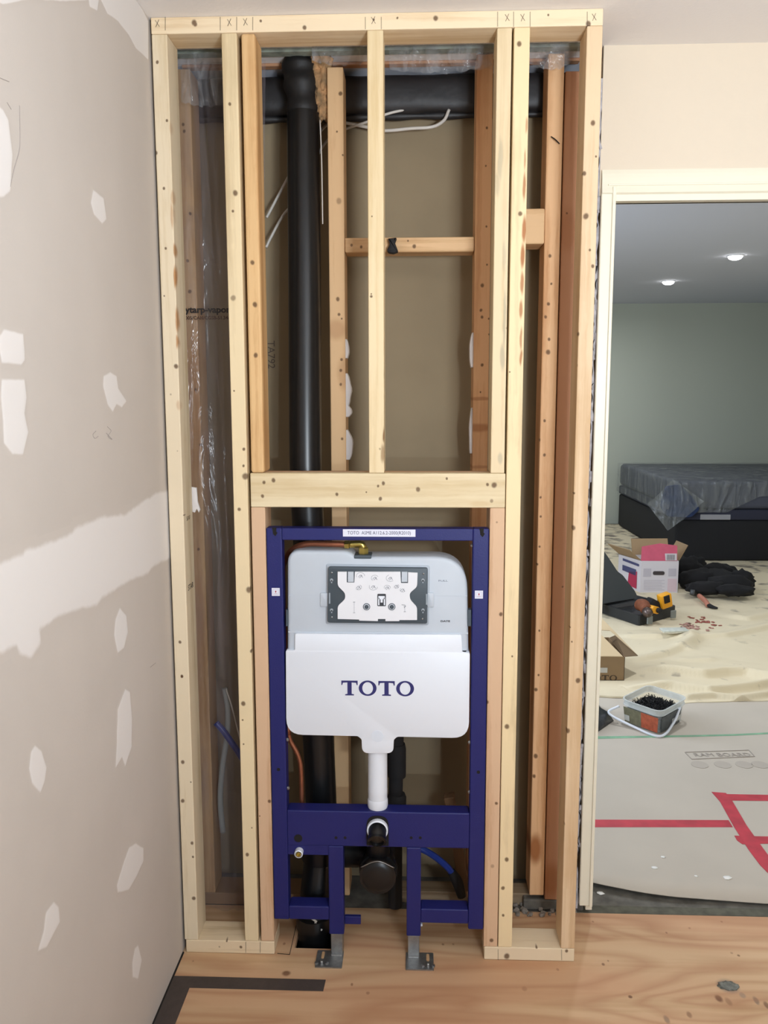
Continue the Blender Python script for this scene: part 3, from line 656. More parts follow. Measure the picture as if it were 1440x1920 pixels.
# small tape bundle on the blocking
bm = BM(); c = pp(735, 460, .214)
prism(bm, rounded([(c[0]-.011, c[2]+.017), (c[0]+.013, c[2]+.019), (c[0]+.008, c[2]+.006), (c[0]+.017, c[2]-.017), (c[0]+.004, c[2]-.022), (c[0]-.010, c[2]-.019), (c[0]-.014, c[2]-.014), (c[0]-.006, c[2]+.002)], .003, 3), .205, .228, .004)
tag(link('tape_scrap', bm, m_matblack, None, 40, c), 'black tape scrap stuck on the level wood block behind the middle stud', 'tape')

# left bay: lines behind the plastic
cable([pp(424, 1292, .17), pp(436, 1330, .17), pp(452, 1392, .17), pp(470, 1450, .17)], .0022, 'thin grey wire slanting down in the left stud bay')
cable([pp(421, 1290, .24), pp(427, 1330, .24), pp(426, 1375, .24), pp(417, 1440, .24), pp(413, 1500, .25), pp(418, 1560, .26)], .0085, 'pale grey water tube bowing in the left stud bay', None, mat('grey_pex', srgb(165, 172, 172), .4), name='water_tube', cat='tube')
cable([pp(405, 1355, .22), pp(420, 1372, .22), pp(440, 1400, .21), pp(462, 1432, .20), pp(500, 1470, .19)], .0095, 'blue water tube crossing low in the left stud bay', None, m_blue, name='water_tube', cat='tube')
# blue tube with black end seen through the carrier's right window
W2 = thing('water_tube', 'blue water tube with a black foam end bending down behind the carrier at right', 'tube', pp(865, 1650, .17))
bm = BM(); tube(bm, [pp(740, 1575, .15), pp(790, 1592, .15), pp(815, 1606, .16), pp(838, 1625, .165), pp(850, 1640, .17)], .0095, 12); link('tube', bm, m_blue, W2, True)
bm = BM(); tube(bm, [pp(846, 1634, .17), pp(858, 1655, .17), pp(866, 1682, .165)], lambda t: .012+.004*math.sin(PI*t), 12); link('foam_end', bm, m_matblack, W2, True)
bm = BM(); box(bm, *[aty(848, 1600, .21)[0], aty(868, 1600, .21)[0]], .20, .238, .06, .36, .002)
bm.transform(Matrix.Translation((.70, .22, .2)) @ Matrix.Rotation(-.16, 4, 'Y') @ Matrix.Translation((-.70, -.22, -.2)))
tag(link('wood_brace', bm, wood('brace_wood', (120, 92, 66), (90, 66, 46), 'z', 41), None, False, (.71, .22, .05)), 'dark slanting offcut of wood low behind the carrier at right', 'wood')

# ================================================================ PLASTIC FILMS
m_film = film('vapour_barrier_film', srgb(140, 130, 136), .17, .16, .20, 7, .02)
m_film2 = film('clear_crumpled_film', srgb(170, 172, 176), .13, .10, .40, 9, .02)
bm = BM()
def edge_x(z):   # free right edge of the hanging film
    ctl = [(2.4, .25), (1.15, .215), (.98, .195), (.83, .170), (.68, .148), (.55, .140), (.46, .148), (.36, .175), (.30, .21), (.1, .25), (.0, .25)]
    for (z0, x0), (z1, x1) in zip(ctl, ctl[1:]):
        if z1 <= z <= z0: t = (z-z1)/(z0-z1); return x1+(x0-x1)*t
    return .25
def ffilm(i, j):
    z = 2.40-j*2.38; xe = edge_x(z); x = .010+(xe-.010)*i
    y = .172+.020*fnoise(x*18, z*1.4)+.012*fnoise(x*40, z*3.0, 3)-.045*i*i*(.4+.6*math.sin(z*1.3)**2)
    y += .012*math.exp(-((x-(.10+.03*math.sin(z*1.7)))/.008)**2)
    return (x, min(max(y, .095), .222), z)
grid(bm, 50, 150, ffilm)
f1 = link('vapour_barrier', bm, m_film, None, True, (.12, .17, 0)); tag(f1, 'hazy plastic vapour barrier hanging in the left stud bay, printed in black', 'plastic sheet')
x, z = aty(392, 582, .15); text('ytarp-vapor', .0235, m_ink, f1, (x-.001, .138, z), name='printed_lettering', bold=.0008, sx=1.08)
x, z = aty(392, 597, .15); text('2005/CAN/CGSB-51.34-M', .0125, mat('brown_ink', srgb(66, 42, 32), .7), f1, (x, .138, z), name='printed_lettering', bold=.0003)
def crumple(name, x0, x1, z0, z1, y0, seed, label, dz=.012, n=70):
    bm = BM()
    def f(i, j):
        x = x0+(x1-x0)*i; sag = dz*math.sin(PI*i)*j
        k = .012*fnoise(i*9+seed, j*2.5)+.008*fnoise(i*26, j*7+seed)
        y = y0+k-.016*math.sin(PI*j)*(.6+.5*fnoise(i*5+seed, .5))
        return (x, y, z1-(z1-z0)*j-sag+.006*fnoise(i*12, j*3, seed)*j)
    grid(bm, n, 16, f); o = link(name, bm, m_film2, None, True, ((x0+x1)/2, y0, z0)); tag(o, label, 'plastic sheet'); return o
crumple('plastic_sheet', .57, .835, 2.372, 2.4385, .160, 2.0, 'crumpled clear plastic strip along the top right of the middle stud')
crumple('plastic_sheet', .37, .525, 2.40, 2.4385, .168, 4.0, 'small crumple of clear plastic above the middle old stud', .015, 30)
crumple('plastic_sheet', .905, 1.055, 2.395, 2.4385, .165, 5.0, 'crumpled clear plastic strip at the top of the right stud bay', .03, 30)
crumple('plastic_sheet', .035, .175, 2.29, 2.41, .135, 8.0, 'crumpled clear plastic flap at the top of the left stud bay', .01, 30)
bm = BM(); rnd = random.Random(5)
x, z = aty(368, 940, .10)
prism(bm, [(x-.010, z+.04), (x+.004, z+.038), (x+.006, z), (x+.012, z-.022), (x+.008, z-.03), (x+.003, z-.02), (x-.003, z-.03), (x-.009, z-.028), (x-.012, z+.01)], .0905, .0965, .002)
o = link('compound_smear', bm, m_comp, None, 30, (x, .09, z)); tag(o, 'white compound smear on the left stud beside the plastic', 'smear')

# ================================================================ TOILET CARRIER
TC = thing('toilet_carrier', 'navy steel in-wall toilet carrier with white cistern, standing between the studs', 'toilet carrier', (.543, .02, 0))
def tc(name, bm, m, smooth=False, par=None): return link(name, bm, m, par or TC, smooth)
xl0, xl1, xr0, xr1 = .2545, .2955, .7890, .8300
bm = BM(); box(bm, xl0, xl1, .001, .041, .105, 1.1995, .003, 2); tc('frame_post', bm, m_navy)
bm = BM(); box(bm, xr0, xr1, .001, .041, .088, 1.1995, .003, 2); tc('frame_post', bm, m_navy)
bm = BM(); box(bm, xl1, xr0, .001, .041, 1.168, 1.199, .002, 2); tc('top_rail', bm, m_navy)
# torn-looking corner slots of the top rail
for u in (514, 903):
    x, z = aty(u, 994, 0); bm = BM(); prism(bm, [(x-.006, 1.2), (x+.006, 1.2), (x+.005, 1.190), (x+.0085, 1.187), (x+.003, 1.178), (x-.003, 1.184), (x-.004, 1.193)], .0000, .003, 0); tc('corner_slot', bm, m_dark)
bm = BM(); box(bm, xl1, xr0, .001, .046, .324, .4255, .003, 2); cb = tc('cross_panel', bm, m_navy)
bm = BM(); box(bm, xl1, .407, .003, .040, .296, .324, .001, 1); tc('bracket_plate', bm, m_navy)
bm = BM(); box(bm, .4475, .458, .003, .040, .29, .324, .001, 1); bm.free()
bm = BM(); box(bm, .4065, .4475, .0005, .042, .064, .3245, .003, 2); tc('leg', bm, m_navy)
bm = BM(); box(bm, .6200, .6590, .0005, .042, .064, .3245, .003, 2); tc('leg', bm, m_navy)
bm = BM(); box(bm, xl1, .4065, .001, .046, .106, .146, .003, 2); tc('lower_rail', bm, m_navy)
bm = BM(); box(bm, .6590, xr0, .001, .046, .104, .146, .003, 2); tc('lower_rail', bm, m_navy)
bm = BM(); box(bm, .4475, .492, .028, .040, .077, .100, .001); tc('side_tab', bm, m_navy)
# seam holes
def hole(u, v, rpx, y=-.0003, m=m_dark, par=TC, name='bolt_hole', d=.0012):
    x, z = aty(u, v, 0); bm = BM(); lathe(bm, [(rpx/740, 0), (rpx/740, d)], (x, y, z), (0, 1, 0), 16); return link(name, bm, m, par)
for u in (630, 647, 771, 788): hole(u, 1571, 3.0, .0003, par=cb)
hole(559, 1572, 8.5, .0003, par=cb); hole(522, 1443, 3.4, .0003); hole(897, 1448, 3.4, .0003)
# water inlet fitting on the bracket plate
x, z = aty(561, 1597, 0); bm = BM(); lathe(bm, [(.0115, 0), (.0115, .016), (.009, .018), (.009, .010)], (x, .003, z), (0, -1, 0), 24); io = tc('inlet_sleeve', bm, m_white, 40)
bm = BM(); lathe(bm, [(.0068, 0), (.0068, .012), (.004, .0125), (.004, .006), (0, .006)], (x, -.003, z), (0, -1, 0), 20); tc('inlet_fitting', bm, m_brass, 40)
# galvanised telescopic feet
for (x0, x1, px0, px1) in ((.4105, .4435, .372, .4455), (.6235, .6555, .6185, .6945)):
    bm = BM(); box(bm, x0, x1, .004, .038, .002, .0645, .002, 2); tc('foot_leg', bm, m_galv)
    bm = BM(); y0, y1 = -.052, .012
    sx0, sx1 = (x1, px1) if px1 > x1+.01 else (px0, x0)
    cxs = (sx0+sx1)/2+(.004 if sx0 == x1 else -.002)
    flat(bm, rounded([(px0, y0), (px1, y0), (px1, y1+.006), (px0, y1+.006)], .003, 3), .0005, .004); fp = tc('foot_plate', bm, m_galv)
    bm = BM(); tube(bm, [((x0+x1)/2, .004, .012), ((x0+x1)/2, -.002, .006), ((x0+x1)/2, -.012, .0045)], .0, 4, 0) if False else prism(bm, rect(x0+.001, .0, x1-.001, .0072), -.006, .006, .002); tc('bend', bm, m_galv, par=fp)
    bm = BM(); flat(bm, rounded([(cxs-.004, -.018), (cxs+.004, -.018), (cxs+.004, .012), (cxs-.004, .012)], .0038, 4), .004, .0046); tc('slot', bm, mat('slot_floor', srgb(186, 150, 112), .7), par=fp)
    for dx in (-.014, 0, .014): bm = BM(); lathe(bm, [(.0052 if dx else .0045, 0), (.0052 if dx else .0045, .003 if dx else .007), (.003, .004 if dx else .009)], (cxs+dx, -.038, .004), (0, 0, 1), 12); tc('anchor_bolt', bm, m_galv, 30, par=fp)
x, z = aty(790, 1740, 0); bm = BM(); box(bm, x-.002, x+.003, .012, .020, z-.004, z+.004, .001); tc('clip', bm, m_white)
# cistern body
def PX(lst, y=0.0): return [aty(u, v, y) for u, v in lst]
tank = rounded(PX([(538, 1228), (538, 1033), (651, 1034), (668, 1045), (694, 1045), (876, 1045), (879, 1228)]), [.004, .035, .014, .010, .01, .085, .004], 10)
bm = BM(); prism(bm, tank, .006, .085, .010, 4); tk = tc('cistern', bm, m_tank, 40)
bm = BM(); prism(bm, PX([(540, 1184), (878, 1187), (878, 1190), (540, 1187)]), .0048, .008); tc('moulding_rib', bm, m_tank, par=tk)
bm = BM(); prism(bm, PX([(804, 1117), (876, 1118), (876, 1119), (804, 1118)]), .0056, .008); tc('moulding_rib', bm, m_tank, par=tk); bm = BM(); prism(bm, PX([(541, 1117), (612, 1116), (612, 1117), (541, 1118)]), .0056, .008); tc('moulding_rib', bm, m_tank, par=tk)
for u0, u1, v0, v1 in ((600, 618, 1112, 1138), (801, 814, 1112, 1139)):
    bm = BM(); prism(bm, rounded(PX([(u0, v1), (u1, v1), (u1, v0), (u0, v0)]), .004, 4), .001, .012, .002); tc('side_latch', bm, m_tank, 40, par=tk)
# slim recess border round the access plate
bm = BM(); prism(bm, rounded(PX([(610, 1171), (804, 1173), (806, 1061), (611, 1058)]), .006, 5), .0035, .012, .0015); tc('plate_surround', bm, mat('tank_shadow_grey', srgb(172, 180, 190), .5), 40, par=tk)
bm = BM(); prism(bm, rounded(PX([(615, 1166), (801, 1168), (802, 1064), (616, 1062)]), .006, 5), -.010, .008, .002); ap = tc('access_frame', bm, m_slate, 40)
wp = PX([(634, 1158), (674, 1159), (674, 1161), (709, 1162), (709, 1158), (723, 1158), (723, 1162), (749, 1162), (749, 1160), (782, 1160), (782, 1136), (769, 1122), (768, 1110), (782, 1098), (783, 1072), (765, 1071), (765, 1091), (752, 1091), (751, 1070), (666, 1070), (665, 1090), (651, 1090), (651, 1070), (634, 1070), (634, 1096), (648, 1110), (648, 1121), (634, 1134)])
rr = [.002]*4+[.001]*4+[.001]*2+[.006, .012, .012, .006]+[.001]*8+[.001, .001]+[.006, .012, .012, .006]
rr = [.0008]*len(wp)
for k_, (u, v) in enumerate([(634, 1158), (674, 1159), (674, 1161), (709, 1162), (709, 1158), (723, 1158), (723, 1162), (749, 1162), (749, 1160), (782, 1160), (782, 1136), (769, 1122), (768, 1110), (782, 1098)]):
    if u in (768, 769) or v in (1136, 1098): rr[k_] = .007
for k_ in (len(wp)-4, len(wp)-3, len(wp)-2, len(wp)-1): rr[k_] = .007
bm = BM(); prism(bm, rounded(wp, rr, 4), -.0145, -.006, .0003, 1); wpl = tc('access_plate', bm, mat('white_access_plate', srgb(232, 232, 236), .5), 40, par=ap)
for u0, u1 in ((653, 664), (753, 764)):
    bm = BM(); prism(bm, PX([(u0, 1089), (u1, 1089), (u1, 1070), (u0, 1070)]), -.0150, -.009, .001)
    prism(bm, PX([(u0, 1083), (u1, 1083), (u1, 1081), (u0, 1081)]), -.0158, -.014); tc('hinge_clip', bm, m_tank, par=ap)
m_slot = mat('pale_slot', srgb(150, 158, 166), .5)
for u in (622.5, 793):
    for v in (1086, 1142):
        bm = BM(); x, z = aty(u, v, 0); lathe(bm, [(.0042, 0), (.0042, .0012)], (x, -.0112, z), (0, 1, 0), 16); box(bm, x-.0016, x+.0016, -.0112, -.0100, z-.008, z)
        tc('keyhole_slot', bm, m_slot, par=ap)
for u, v0, v1 in ((617.5, 1110, 1130), (798.5, 1112, 1132)): bm = BM(); prism(bm, PX([(u, v1), (u+2.6, v1), (u+2.6, v0), (u, v0)]), -.0112, -.0095); tc('side_slot', bm, m_slot, par=ap)
for u, v in ((623, 1072), (794, 1074), (623, 1155), (792, 1158)):
    bm = BM(); x, z = aty(u, v, 0); lathe(bm, [(.0022, 0), (.0022, .002), (0, .003)], (x, -.0105, z), (0, -1, 0), 10)
    tc('screw', bm, m_galv, 30, par=ap)
bm = BM(); prism(bm, rounded(PX([(708, 1134), (724, 1134), (724, 1111), (708, 1111)]), .003, 4), -.0152, -.013, .0004)
tc('button_recess', bm, mat('dark_recess', srgb(52, 54, 60), .5), par=ap)
bm = BM(); prism(bm, PX([(710, 1121), (722, 1121), (722, 1115), (710, 1115)]), -.0162, -.014, .0004); prism(bm, PX([(714, 1127), (718, 1127), (718, 1121), (714, 1121)]), -.0162, -.014)
prism(bm, PX([(709.5, 1132), (712, 1132), (712, 1118), (709.5, 1118)]), -.0162, -.014); prism(bm, PX([(720, 1132), (722.5, 1132), (722.5, 1118), (720, 1118)]), -.0162, -.014); tc('button_rod', bm, m_white, par=ap)
for u in (688, 735):
    x, z = aty(u, 1135, 0); bm = BM(); lathe(bm, [(.0092, 0), (.0092, .0014), (.0066, .0014), (.0066, .0004), (.0058, .0004), (.0058, .003), (.003, .003)], (x, -.0146, z), (0, -1, 0), 24)
    tc('round_latch', bm, m_slate, 30, par=ap)
    bm = BM(); lathe(bm, [(.0072, 0), (.0072, .0019), (.0052, .0021)], (x, -.0146, z), (0, -1, 0), 20); tc('latch_ring', bm, m_white, 30, par=ap)
# printed diagrams on the access plate: fine thin strokes
bm = BM(); rnd = random.Random(9)
def stroke(px, r=.0004): tube(bm, [(aty(u, v, -.0147)[0], -.0147, aty(u, v, -.0147)[1]) for u, v in px], r, 4, 3)
for cx_, cyy, rr_ in ((676, 1080, 8), (703, 1084, 7), (732, 1084, 8), (672, 1101, 6), (700, 1100, 8), (726, 1102, 6), (743, 1099, 5), (755, 1106, 5)):
    a0 = rnd.uniform(0, 6); stroke([(cx_+rr_*math.cos(a0+k*.7), cyy+rr_*.8*math.sin(a0+k*.7)) for k in range(6)])
    stroke([(cx_-4, cyy+2), (cx_, cyy-2), (cx_+4, cyy+3)], .0007); stroke([(cx_-2, cyy+4), (cx_+3, cyy-2)], .0006)
for u, v0, v1 in ((664, 1128, 1149), (759, 1136, 1147)):
    stroke([(u, v0), (u, v1)], .0004); stroke([(u-2, v0+1), (u+2, v0+1)], .0006); stroke([(u-2, v1), (u+2, v1)], .0006)
stroke([(753, 1134), (760, 1135), (758, 1140)], .0007)
tc('printed_diagram', bm, mat('grey_print', srgb(120, 122, 132), .7), par=ap)['kind'] = 'stuff'
x, z = aty(831, 1090, 0); text('FULL', .0065, mat('grey_emboss', srgb(120, 128, 142), .6), tk, (x, .0056, z), name='moulded_lettering', sx=1.8)
x, z = aty(835, 1166, 0); text('DATE', .0062, m_ink, tk, (x, .0056, z), name='moulded_lettering', sx=1.6, bold=.0002)
# side brackets holding the cistern
for u0, u1 in ((535, 540), (877, 884)):
    bm = BM(); prism(bm, PX([(u0, 1176), (u1, 1176), (u1, 1145), (u0, 1145)]), .008, .03, .001); tc('side_bracket', bm, m_slate)
# white front cover with neck
cov = PX([(553, 1188), (865, 1190), (867, 1223), (881, 1224), (879, 1384), (745, 1381), (738, 1387), (738, 1412), (679, 1412), (678, 1386), (671, 1380), (537, 1377), (536, 1219), (553, 1219)])
bm = BM(); prism(bm, rounded(cov, [.005, .005, .004, .005, .045, .005, .006, .018, .018, .004, .004, .045, .005, .004], 6), -.002, .07, .0012, 2); cv = tc('front_cover', bm, m_white, 40)
bm = BM()
x, z = aty(708, 1380, 0); lathe(bm, [(.016, 0), (.016, .0008)], (x, -.0028, z), (0, 1, 0), 28); tc('moulded_disc', bm, mat('white_disc', srgb(222, 228, 238), .45), par=cv)
# TOTO lettering in slab serif
m_toto = mat('navy_lettering', srgb(40, 40, 104), .5)
def letT(bm, x, z, w_, h, y, sc=1, d=.0006):
    s_ = h; P = [(-.50, 1), (.50, 1), (.50, .70), (.445, .70), (.40, .86), (.13, .88), (.13, .10), (.27, .07), (.27, 0), (-.27, 0), (-.27, .07), (-.13, .10), (-.13, .88), (-.40, .86), (-.445, .70), (-.50, .70)]
    prism(bm, [(x+p[0]*w_, z+p[1]*h) for p in P][::-1], y-d, y+.0003)
def letO(bm, x, z, w_, h, y, d=.0006, n=40):
    V = []
    for k in range(n):
        a = 2*PI*k/n; c, s_ = math.cos(a), math.sin(a)
        o_ = (x+w_*.5*c, z+h*.5+h*.52*s_); i_ = (x+w_*.30*c, z+h*.5+h*.415*s_)
        V.append([bm.verts.new((o_[0], y-d, o_[1])), bm.verts.new((i_[0], y-d, i_[1])), bm.verts.new((i_[0], y, i_[1])), bm.verts.new((o_[0], y, o_[1]))])
    for k in range(n):
        A, B = V[k], V[(k+1) % n]
        for q in range(4): bm.faces.new((A[q], A[(q+1) % 4], B[(q+1) % 4], B[q]))
def toto(x0, x1, z0, z1, y, m, par, which='TOTO'):
    W_ = (x1-x0); cw = W_/4.0; h = z1-z0
    bm = BM()
    for k, c in enumerate('TOTO'):
        cx_ = x0+W_*(.115, .365, .625, .880)[k]
        if c == 'T': letT(bm, cx_, z0, W_*.225, h, y)
        else: letO(bm, cx_, z0, W_*.245, h, y)
    return link('lettering', bm, m, par)
x0, z0 = aty(640, 1303, 0); x1, z1 = aty(776, 1277, 0); toto(x0, x1, z0, z1, -.0021, m_toto, cv)
# flush tube
x, zt = aty(708, 1408, .03); _, zb = aty(708, 1518, .03); r_ = .0262
bm = BM(); lathe(bm, [(r_, 0), (r_, .048), (r_*1.01, .050), (r_*1.01, .062), (r_, .064), (r_, zt-zb+.02)], (x, .03, zb), (0, 0, 1), 32)
lathe(bm, [(r_*1.02, .0), (r_*1.06, .004), (r_*1.06, .020), (r_*1.01, .024)], (x, .03, zb+.010), (0, 0, 1), 32); tc('flush_tube', bm, m_white, 40)
bm = BM(); lathe(bm, [(.0395, 0), (.041, .006), (.041, .030), (.036, .036)], (x, .034, zt-.006), (0, 0, 1), 32); bm.free()
# flush outlet: dark recess in the cross panel, white ring, black elbow pointing forward and down
x, z = aty(708, 1552, 0)
bm = BM(); prism(bm, rounded(rect(x-.030, z-.052, x+.030, z+.034), [.002, .002, .028, .028], 8), -.0004, .0012); tc('outlet_recess', bm, m_dark, par=cb)
bm = BM(); lathe(bm, [(.0285, 0), (.0285, .012), (.0245, .014), (.0245, .004)], (x, .0, z-.002), (0, -1, .0), 32); tc('outlet_ring', bm, m_white, 40)
bm = BM(); tube(bm, [(x, .02, z-.004), (x, -.010, z-.006), (x, -.030, z-.018)], .0238, 28, 6); lathe(bm, [(.0245, 0), (.0255, .003), (.0255, .008), (.019, .010), (.019, .004), (0, .004)], (x, -.028, z-.0165), (0, -.86, -.5), 28)
tc('flush_outlet', bm, m_black, 40)
x2, z2 = aty(708, 1646, .0)
bm = BM(); tube(bm, [(x2, .030, z-.03), (x2, .040, z-.07), (x2, .06, z2+.02), (x2, .07, z2-.0)], .032, 28, 6)
lathe(bm, [(.050, 0), (.050, .012), (.0475, .014), (.0455, .05), (.0455, .09)], (x2, .004, z2), (0, 1, 0), 36)
lathe(bm, [(.0435, .0), (.041, -.002), (.030, -.006), (.0, -.007)], (x2, .004, z2), (0, 1, 0), 36)
tube(bm, [(x2, .085, z2), (x2-.01, .125, z2), (x2-.06, .150, z2-.01), (x2-.13, .155, z2-.015)], .044, 28, 6)
lathe(bm, [(.052, 0), (.053, .003), (.053, .020), (.050, .022)], (x2, .030, z2), (0, 1, 0), 36); tc('waste_bend', bm, m_black, 40)
bm = BM(); tube(bm, [(x2-.045, .05, z2+.012), (x2-.05, .04, z2-.02), (x2-.046, .045, z2-.045)], .0018, 6); tube(bm, [(x2-.046, .0, z2+.03), (x2, -.003, z2+.05), (x2+.046, .0, z2+.03)], .0014, 6); tc('hose_clamp', bm, m_galv, True)
# supply: copper tube, brass elbow and nut
bm = BM()
cp = [pp(541, 1378, .07), pp(536, 1300, .09), pp(533, 1180, .093), pp(530, 1080, .093), pp(534, 1052, .085), pp(549, 1030, .065), pp(575, 1020, .045), pp(620, 1020, .032), pp(652, 1021, .030)]
tube(bm, cp, .0078, 16, 8)
tc('copper_tube', bm, m_copper, True)
bm = BM(); tube(bm, [pp(540, 1372, .07), pp(545, 1390, .07), pp(557, 1412, .07), pp(564, 1440, .07), pp(566, 1510, .07)], .0065, 14, 8); tc('copper_tube', bm, m_copper, True)
bm = BM(); e0 = pp(646, 1021, .030); e1 = pp(681, 1021, .030)
lathe(bm, [(.0105, 0), (.0115, .002), (.0115, .012), (.0088, .014), (.0088, .02)], e0, (1, 0, -.02), 6)
tube(bm, [(e0[0]+.016, .03, e0[2]), (e0[0]+.030, .03, e0[2]+.001), (e1[0]-.010, .03, e1[2]+.001), (e1[0]-.003, .03, e1[2]-.001), (e1[0], .03, e1[2]-.008), (e1[0], .03, e1[2]-.022)], .0092, 16, 6); tc('brass_elbow', bm, m_brass, 40)
bm = BM(); n0 = (e1[0], .03, aty(681, 1044, 0)[1]+.001); lathe(bm, [(.0125, 0), (.0138, .002), (.0138, .017), (.0118, .020)], n0, (0, 0, 1), 6); tc('brass_nut', bm, m_brass, 25)
bm = BM(); n1 = (e1[0], .03, aty(681, 1044, 0)[1]); box(bm, n1[0]-.0225, n1[0]+.0225, .004, .056, n1[2]-.006, n1[2]+.003, .002, 2); tc('inlet_washer', bm, m_slate)
# small side bolts
for u, v in ((540, 1388), (541, 1479), (879, 1393), (879, 1486), (884, 1023)):
    bm = BM(); x, z = aty(u, v, .01); s_ = 1 if u < 700 else -1; lathe(bm, [(.0048, 0), (.0048, .004), (.003, .006)], (x-s_*.004, .014, z), (s_, 0, 0), 6); tc('side_bolt', bm, m_galv, 30)
# paper labels on the frame
m_lab = mat('white_label', srgb(228, 228, 240), .6)
bm = BM(); a = aty(643, 1006, 0); b_ = aty(779, 993, 0); box(bm, a[0], b_[0], .0002, .0011, a[1], b_[1]); lb = tc('standards_label', bm, m_lab)
text('TOTO  ASME A112.6.2-2000(R2010)', .0125, mat('label_print', srgb(58, 58, 92), .7), lb, ((a[0]+b_[0])/2, .0001, (a[1]+b_[1])/2), name='printed_lettering', sx=.86)
for u, v in ((517, 1110), (898, 1115)):
    x, z = aty(u, v, 0); bm = BM(); box(bm, x-.0105, x+.0105, .0002, .0011, z-.0105, z+.0105); l2 = tc('small_label', bm, m_lab)
    bm = BM()
    for q in ((-.0075, -.0070, -.0075, .0075), (.0070, .0075, -.0075, .0075), (-.0075, .0075, -.0075, -.0070), (-.0075, .0075, .0070, .0075)): box(bm, x+q[0], x+q[1], -.0001, .0003, z+q[2], z+q[3])
    tc('label_border', bm, mat('pale_blue_print', srgb(170, 160, 190), .7), par=l2)['kind'] = 'stuff'
    bm = BM(); lathe(bm, [(.0019, 0), (.0019, .0004)], (x, -.0002, z+.0016), (0, 1, 0), 12); prism(bm, [(x-.0014, z), (x+.0014, z), (x, z-.0028)], -.0002, .0002); box(bm, x-.0045, x+.0045, -.0002, .0002, z-.0046, z-.0040); tc('label_emblem', bm, mat('red_print', srgb(170, 60, 80), .6), par=l2)

# ================================================================ FLOOR TAPES etc. (camera room)
m_dtape = mat('dark_brown_tape', srgb(74, 64, 60), .6, var=.15, vscale=40, bump=.3, bscale=120)
bm = BM(); flat(bm, [(.0, -.098), (.407, -.098), (.405, -.141), (.053, -.141), (.050, -.9), (.0, -.9)], .0004, .0016)
tag(link('floor_tape', bm, m_dtape, None, False, (.05, -.12, 0)), 'dark brown L-shaped floor tape along the left wall and in front of the studs', 'tape')
bm = BM(); rnd = random.Random(2)
x, y = atz(1365, 1849); fuzz(bm, (x, y, .0012), .022, 3, 3, (1.15, .8, .06), .5)
tag(link('mortar_scrap', bm, mat('grey_mortar', srgb(134, 136, 128), .9, var=.4, vscale=70), None, True, (x, y, 0)), 'flat grey mortar smear on the plywood at the lower right', 'debris')

# ================================================================ FAR ROOM FLOOR: ram board, tapes, drop cloth
m_ram = mat('grey_floor_board', srgb(196, 186, 172), .8, var=.06, vscale=3, bump=.05, bscale=30)
edge = [atz(u, v) for u, v in [(1060, 1652), (1112, 1664), (1150, 1671), (1200, 1680), (1260, 1687), (1330, 1691), (1440, 1697), (1500, 1699)]]
bm = BM()
ny = 14
xs = [1.08+.04*k for k in range(30)]
def ed_y(x):
    for (a, b), (c, d) in zip(edge, edge[1:]):
        if a <= x <= c: return b+(d-b)*(x-a)/(c-a)
    return edge[-1][1] if x > edge[-1][0] else edge[0][1]
xs_n = 60
def framb(i, j):
    x = 1.185+2.6*i; ye = ed_y(x); y = ye+(2.35-ye)*j
    return (x, y, .0060+.012*math.exp(-j*30)*max(0, 1-(x-1.185)/.5))
grid(bm, xs_n, 20, framb); rb = link('floor_board', bm, m_ram, None, True, (1.8, 1.2, 0))
mod = rb.modifiers.new('s', 'SOLIDIFY'); mod.thickness = .0025; mod.offset = -1
tag(rb, 'grey protective floor board inside the doorway with red tape on it', 'floor board')
m_fp = mat('faint_grey_print', srgb(164, 154, 144), .8)
x, y = atz(1354, 1415.5, .007)
o = text('RAM BOARD', .050, m_fp, rb, (x, y, .0078), (0, 0, .045), name='printed_lettering', bold=0, sx=.86, ext=.0002)
C4 = [atz(u, v, .006) for u, v in [(1284, 1411), (1404, 1407), (1415, 1419), (1297, 1424)]]
bm = BM()
for a, b in zip(C4, C4[1:]+C4[:1]): tube(bm, [(a[0], a[1],   .0072), (b[0], b[1], .0072)], .0022, 4, 0, True)
link('printed_border', bm, m_fp, rb)
# faint icons under the print
bm = BM()
for u in (1312, 1355, 1395, 1425):
    x, y = atz(u, 1434, .006); lathe(bm, [(.035, 0), (.035, .0006)], (x, y, .0066), (0, 0, 1), 20)
link('printed_icon', bm, mat('fainter_print', srgb(180, 170, 158), .8), rb)['kind'] = 'stuff'
m_red = mat('red_tape', srgb(200, 56, 72), .5, vscale=16, col2=srgb(176, 48, 62))
def strip(px, label, z=.006, m=m_red, name='red_tape', cat='tape', grp=None):
    P = [atz(u, v, z) for u, v in px]; bm = BM(); flat(bm, P, z, z+.0008)
    o = link(name, bm, m, None, False, (P[0][0], P[0][1], z)); tag(o, label, cat, grp); return o
strip([(1108, 1537), (1366, 1538), (1374, 1551), (1108, 1551)], 'long straight red tape strip running from the doorway casing across the grey board', .0062)
strip([(1334, 1485), (1361, 1487), (1372, 1500), (1400, 1548), (1420, 1576), (1445, 1610), (1445, 1642), (1425, 1622), (1404, 1594), (1395, 1580), (1376, 1550), (1350, 1503)], 'broad diagonal red tape strip at the right edge of the grey board', .0070)
strip([(1356, 1489), (1460, 1491), (1460, 1502), (1366, 1501)], 'short level red tape strip at the top of the diagonal tape', .0064)
strip([(1377, 1567), (1400, 1568), (1460, 1569), (1460, 1582), (1418, 1582), (1392, 1583), (1382, 1576)], 'short ragged red tape strip crossing the diagonal tape low down', .0066)
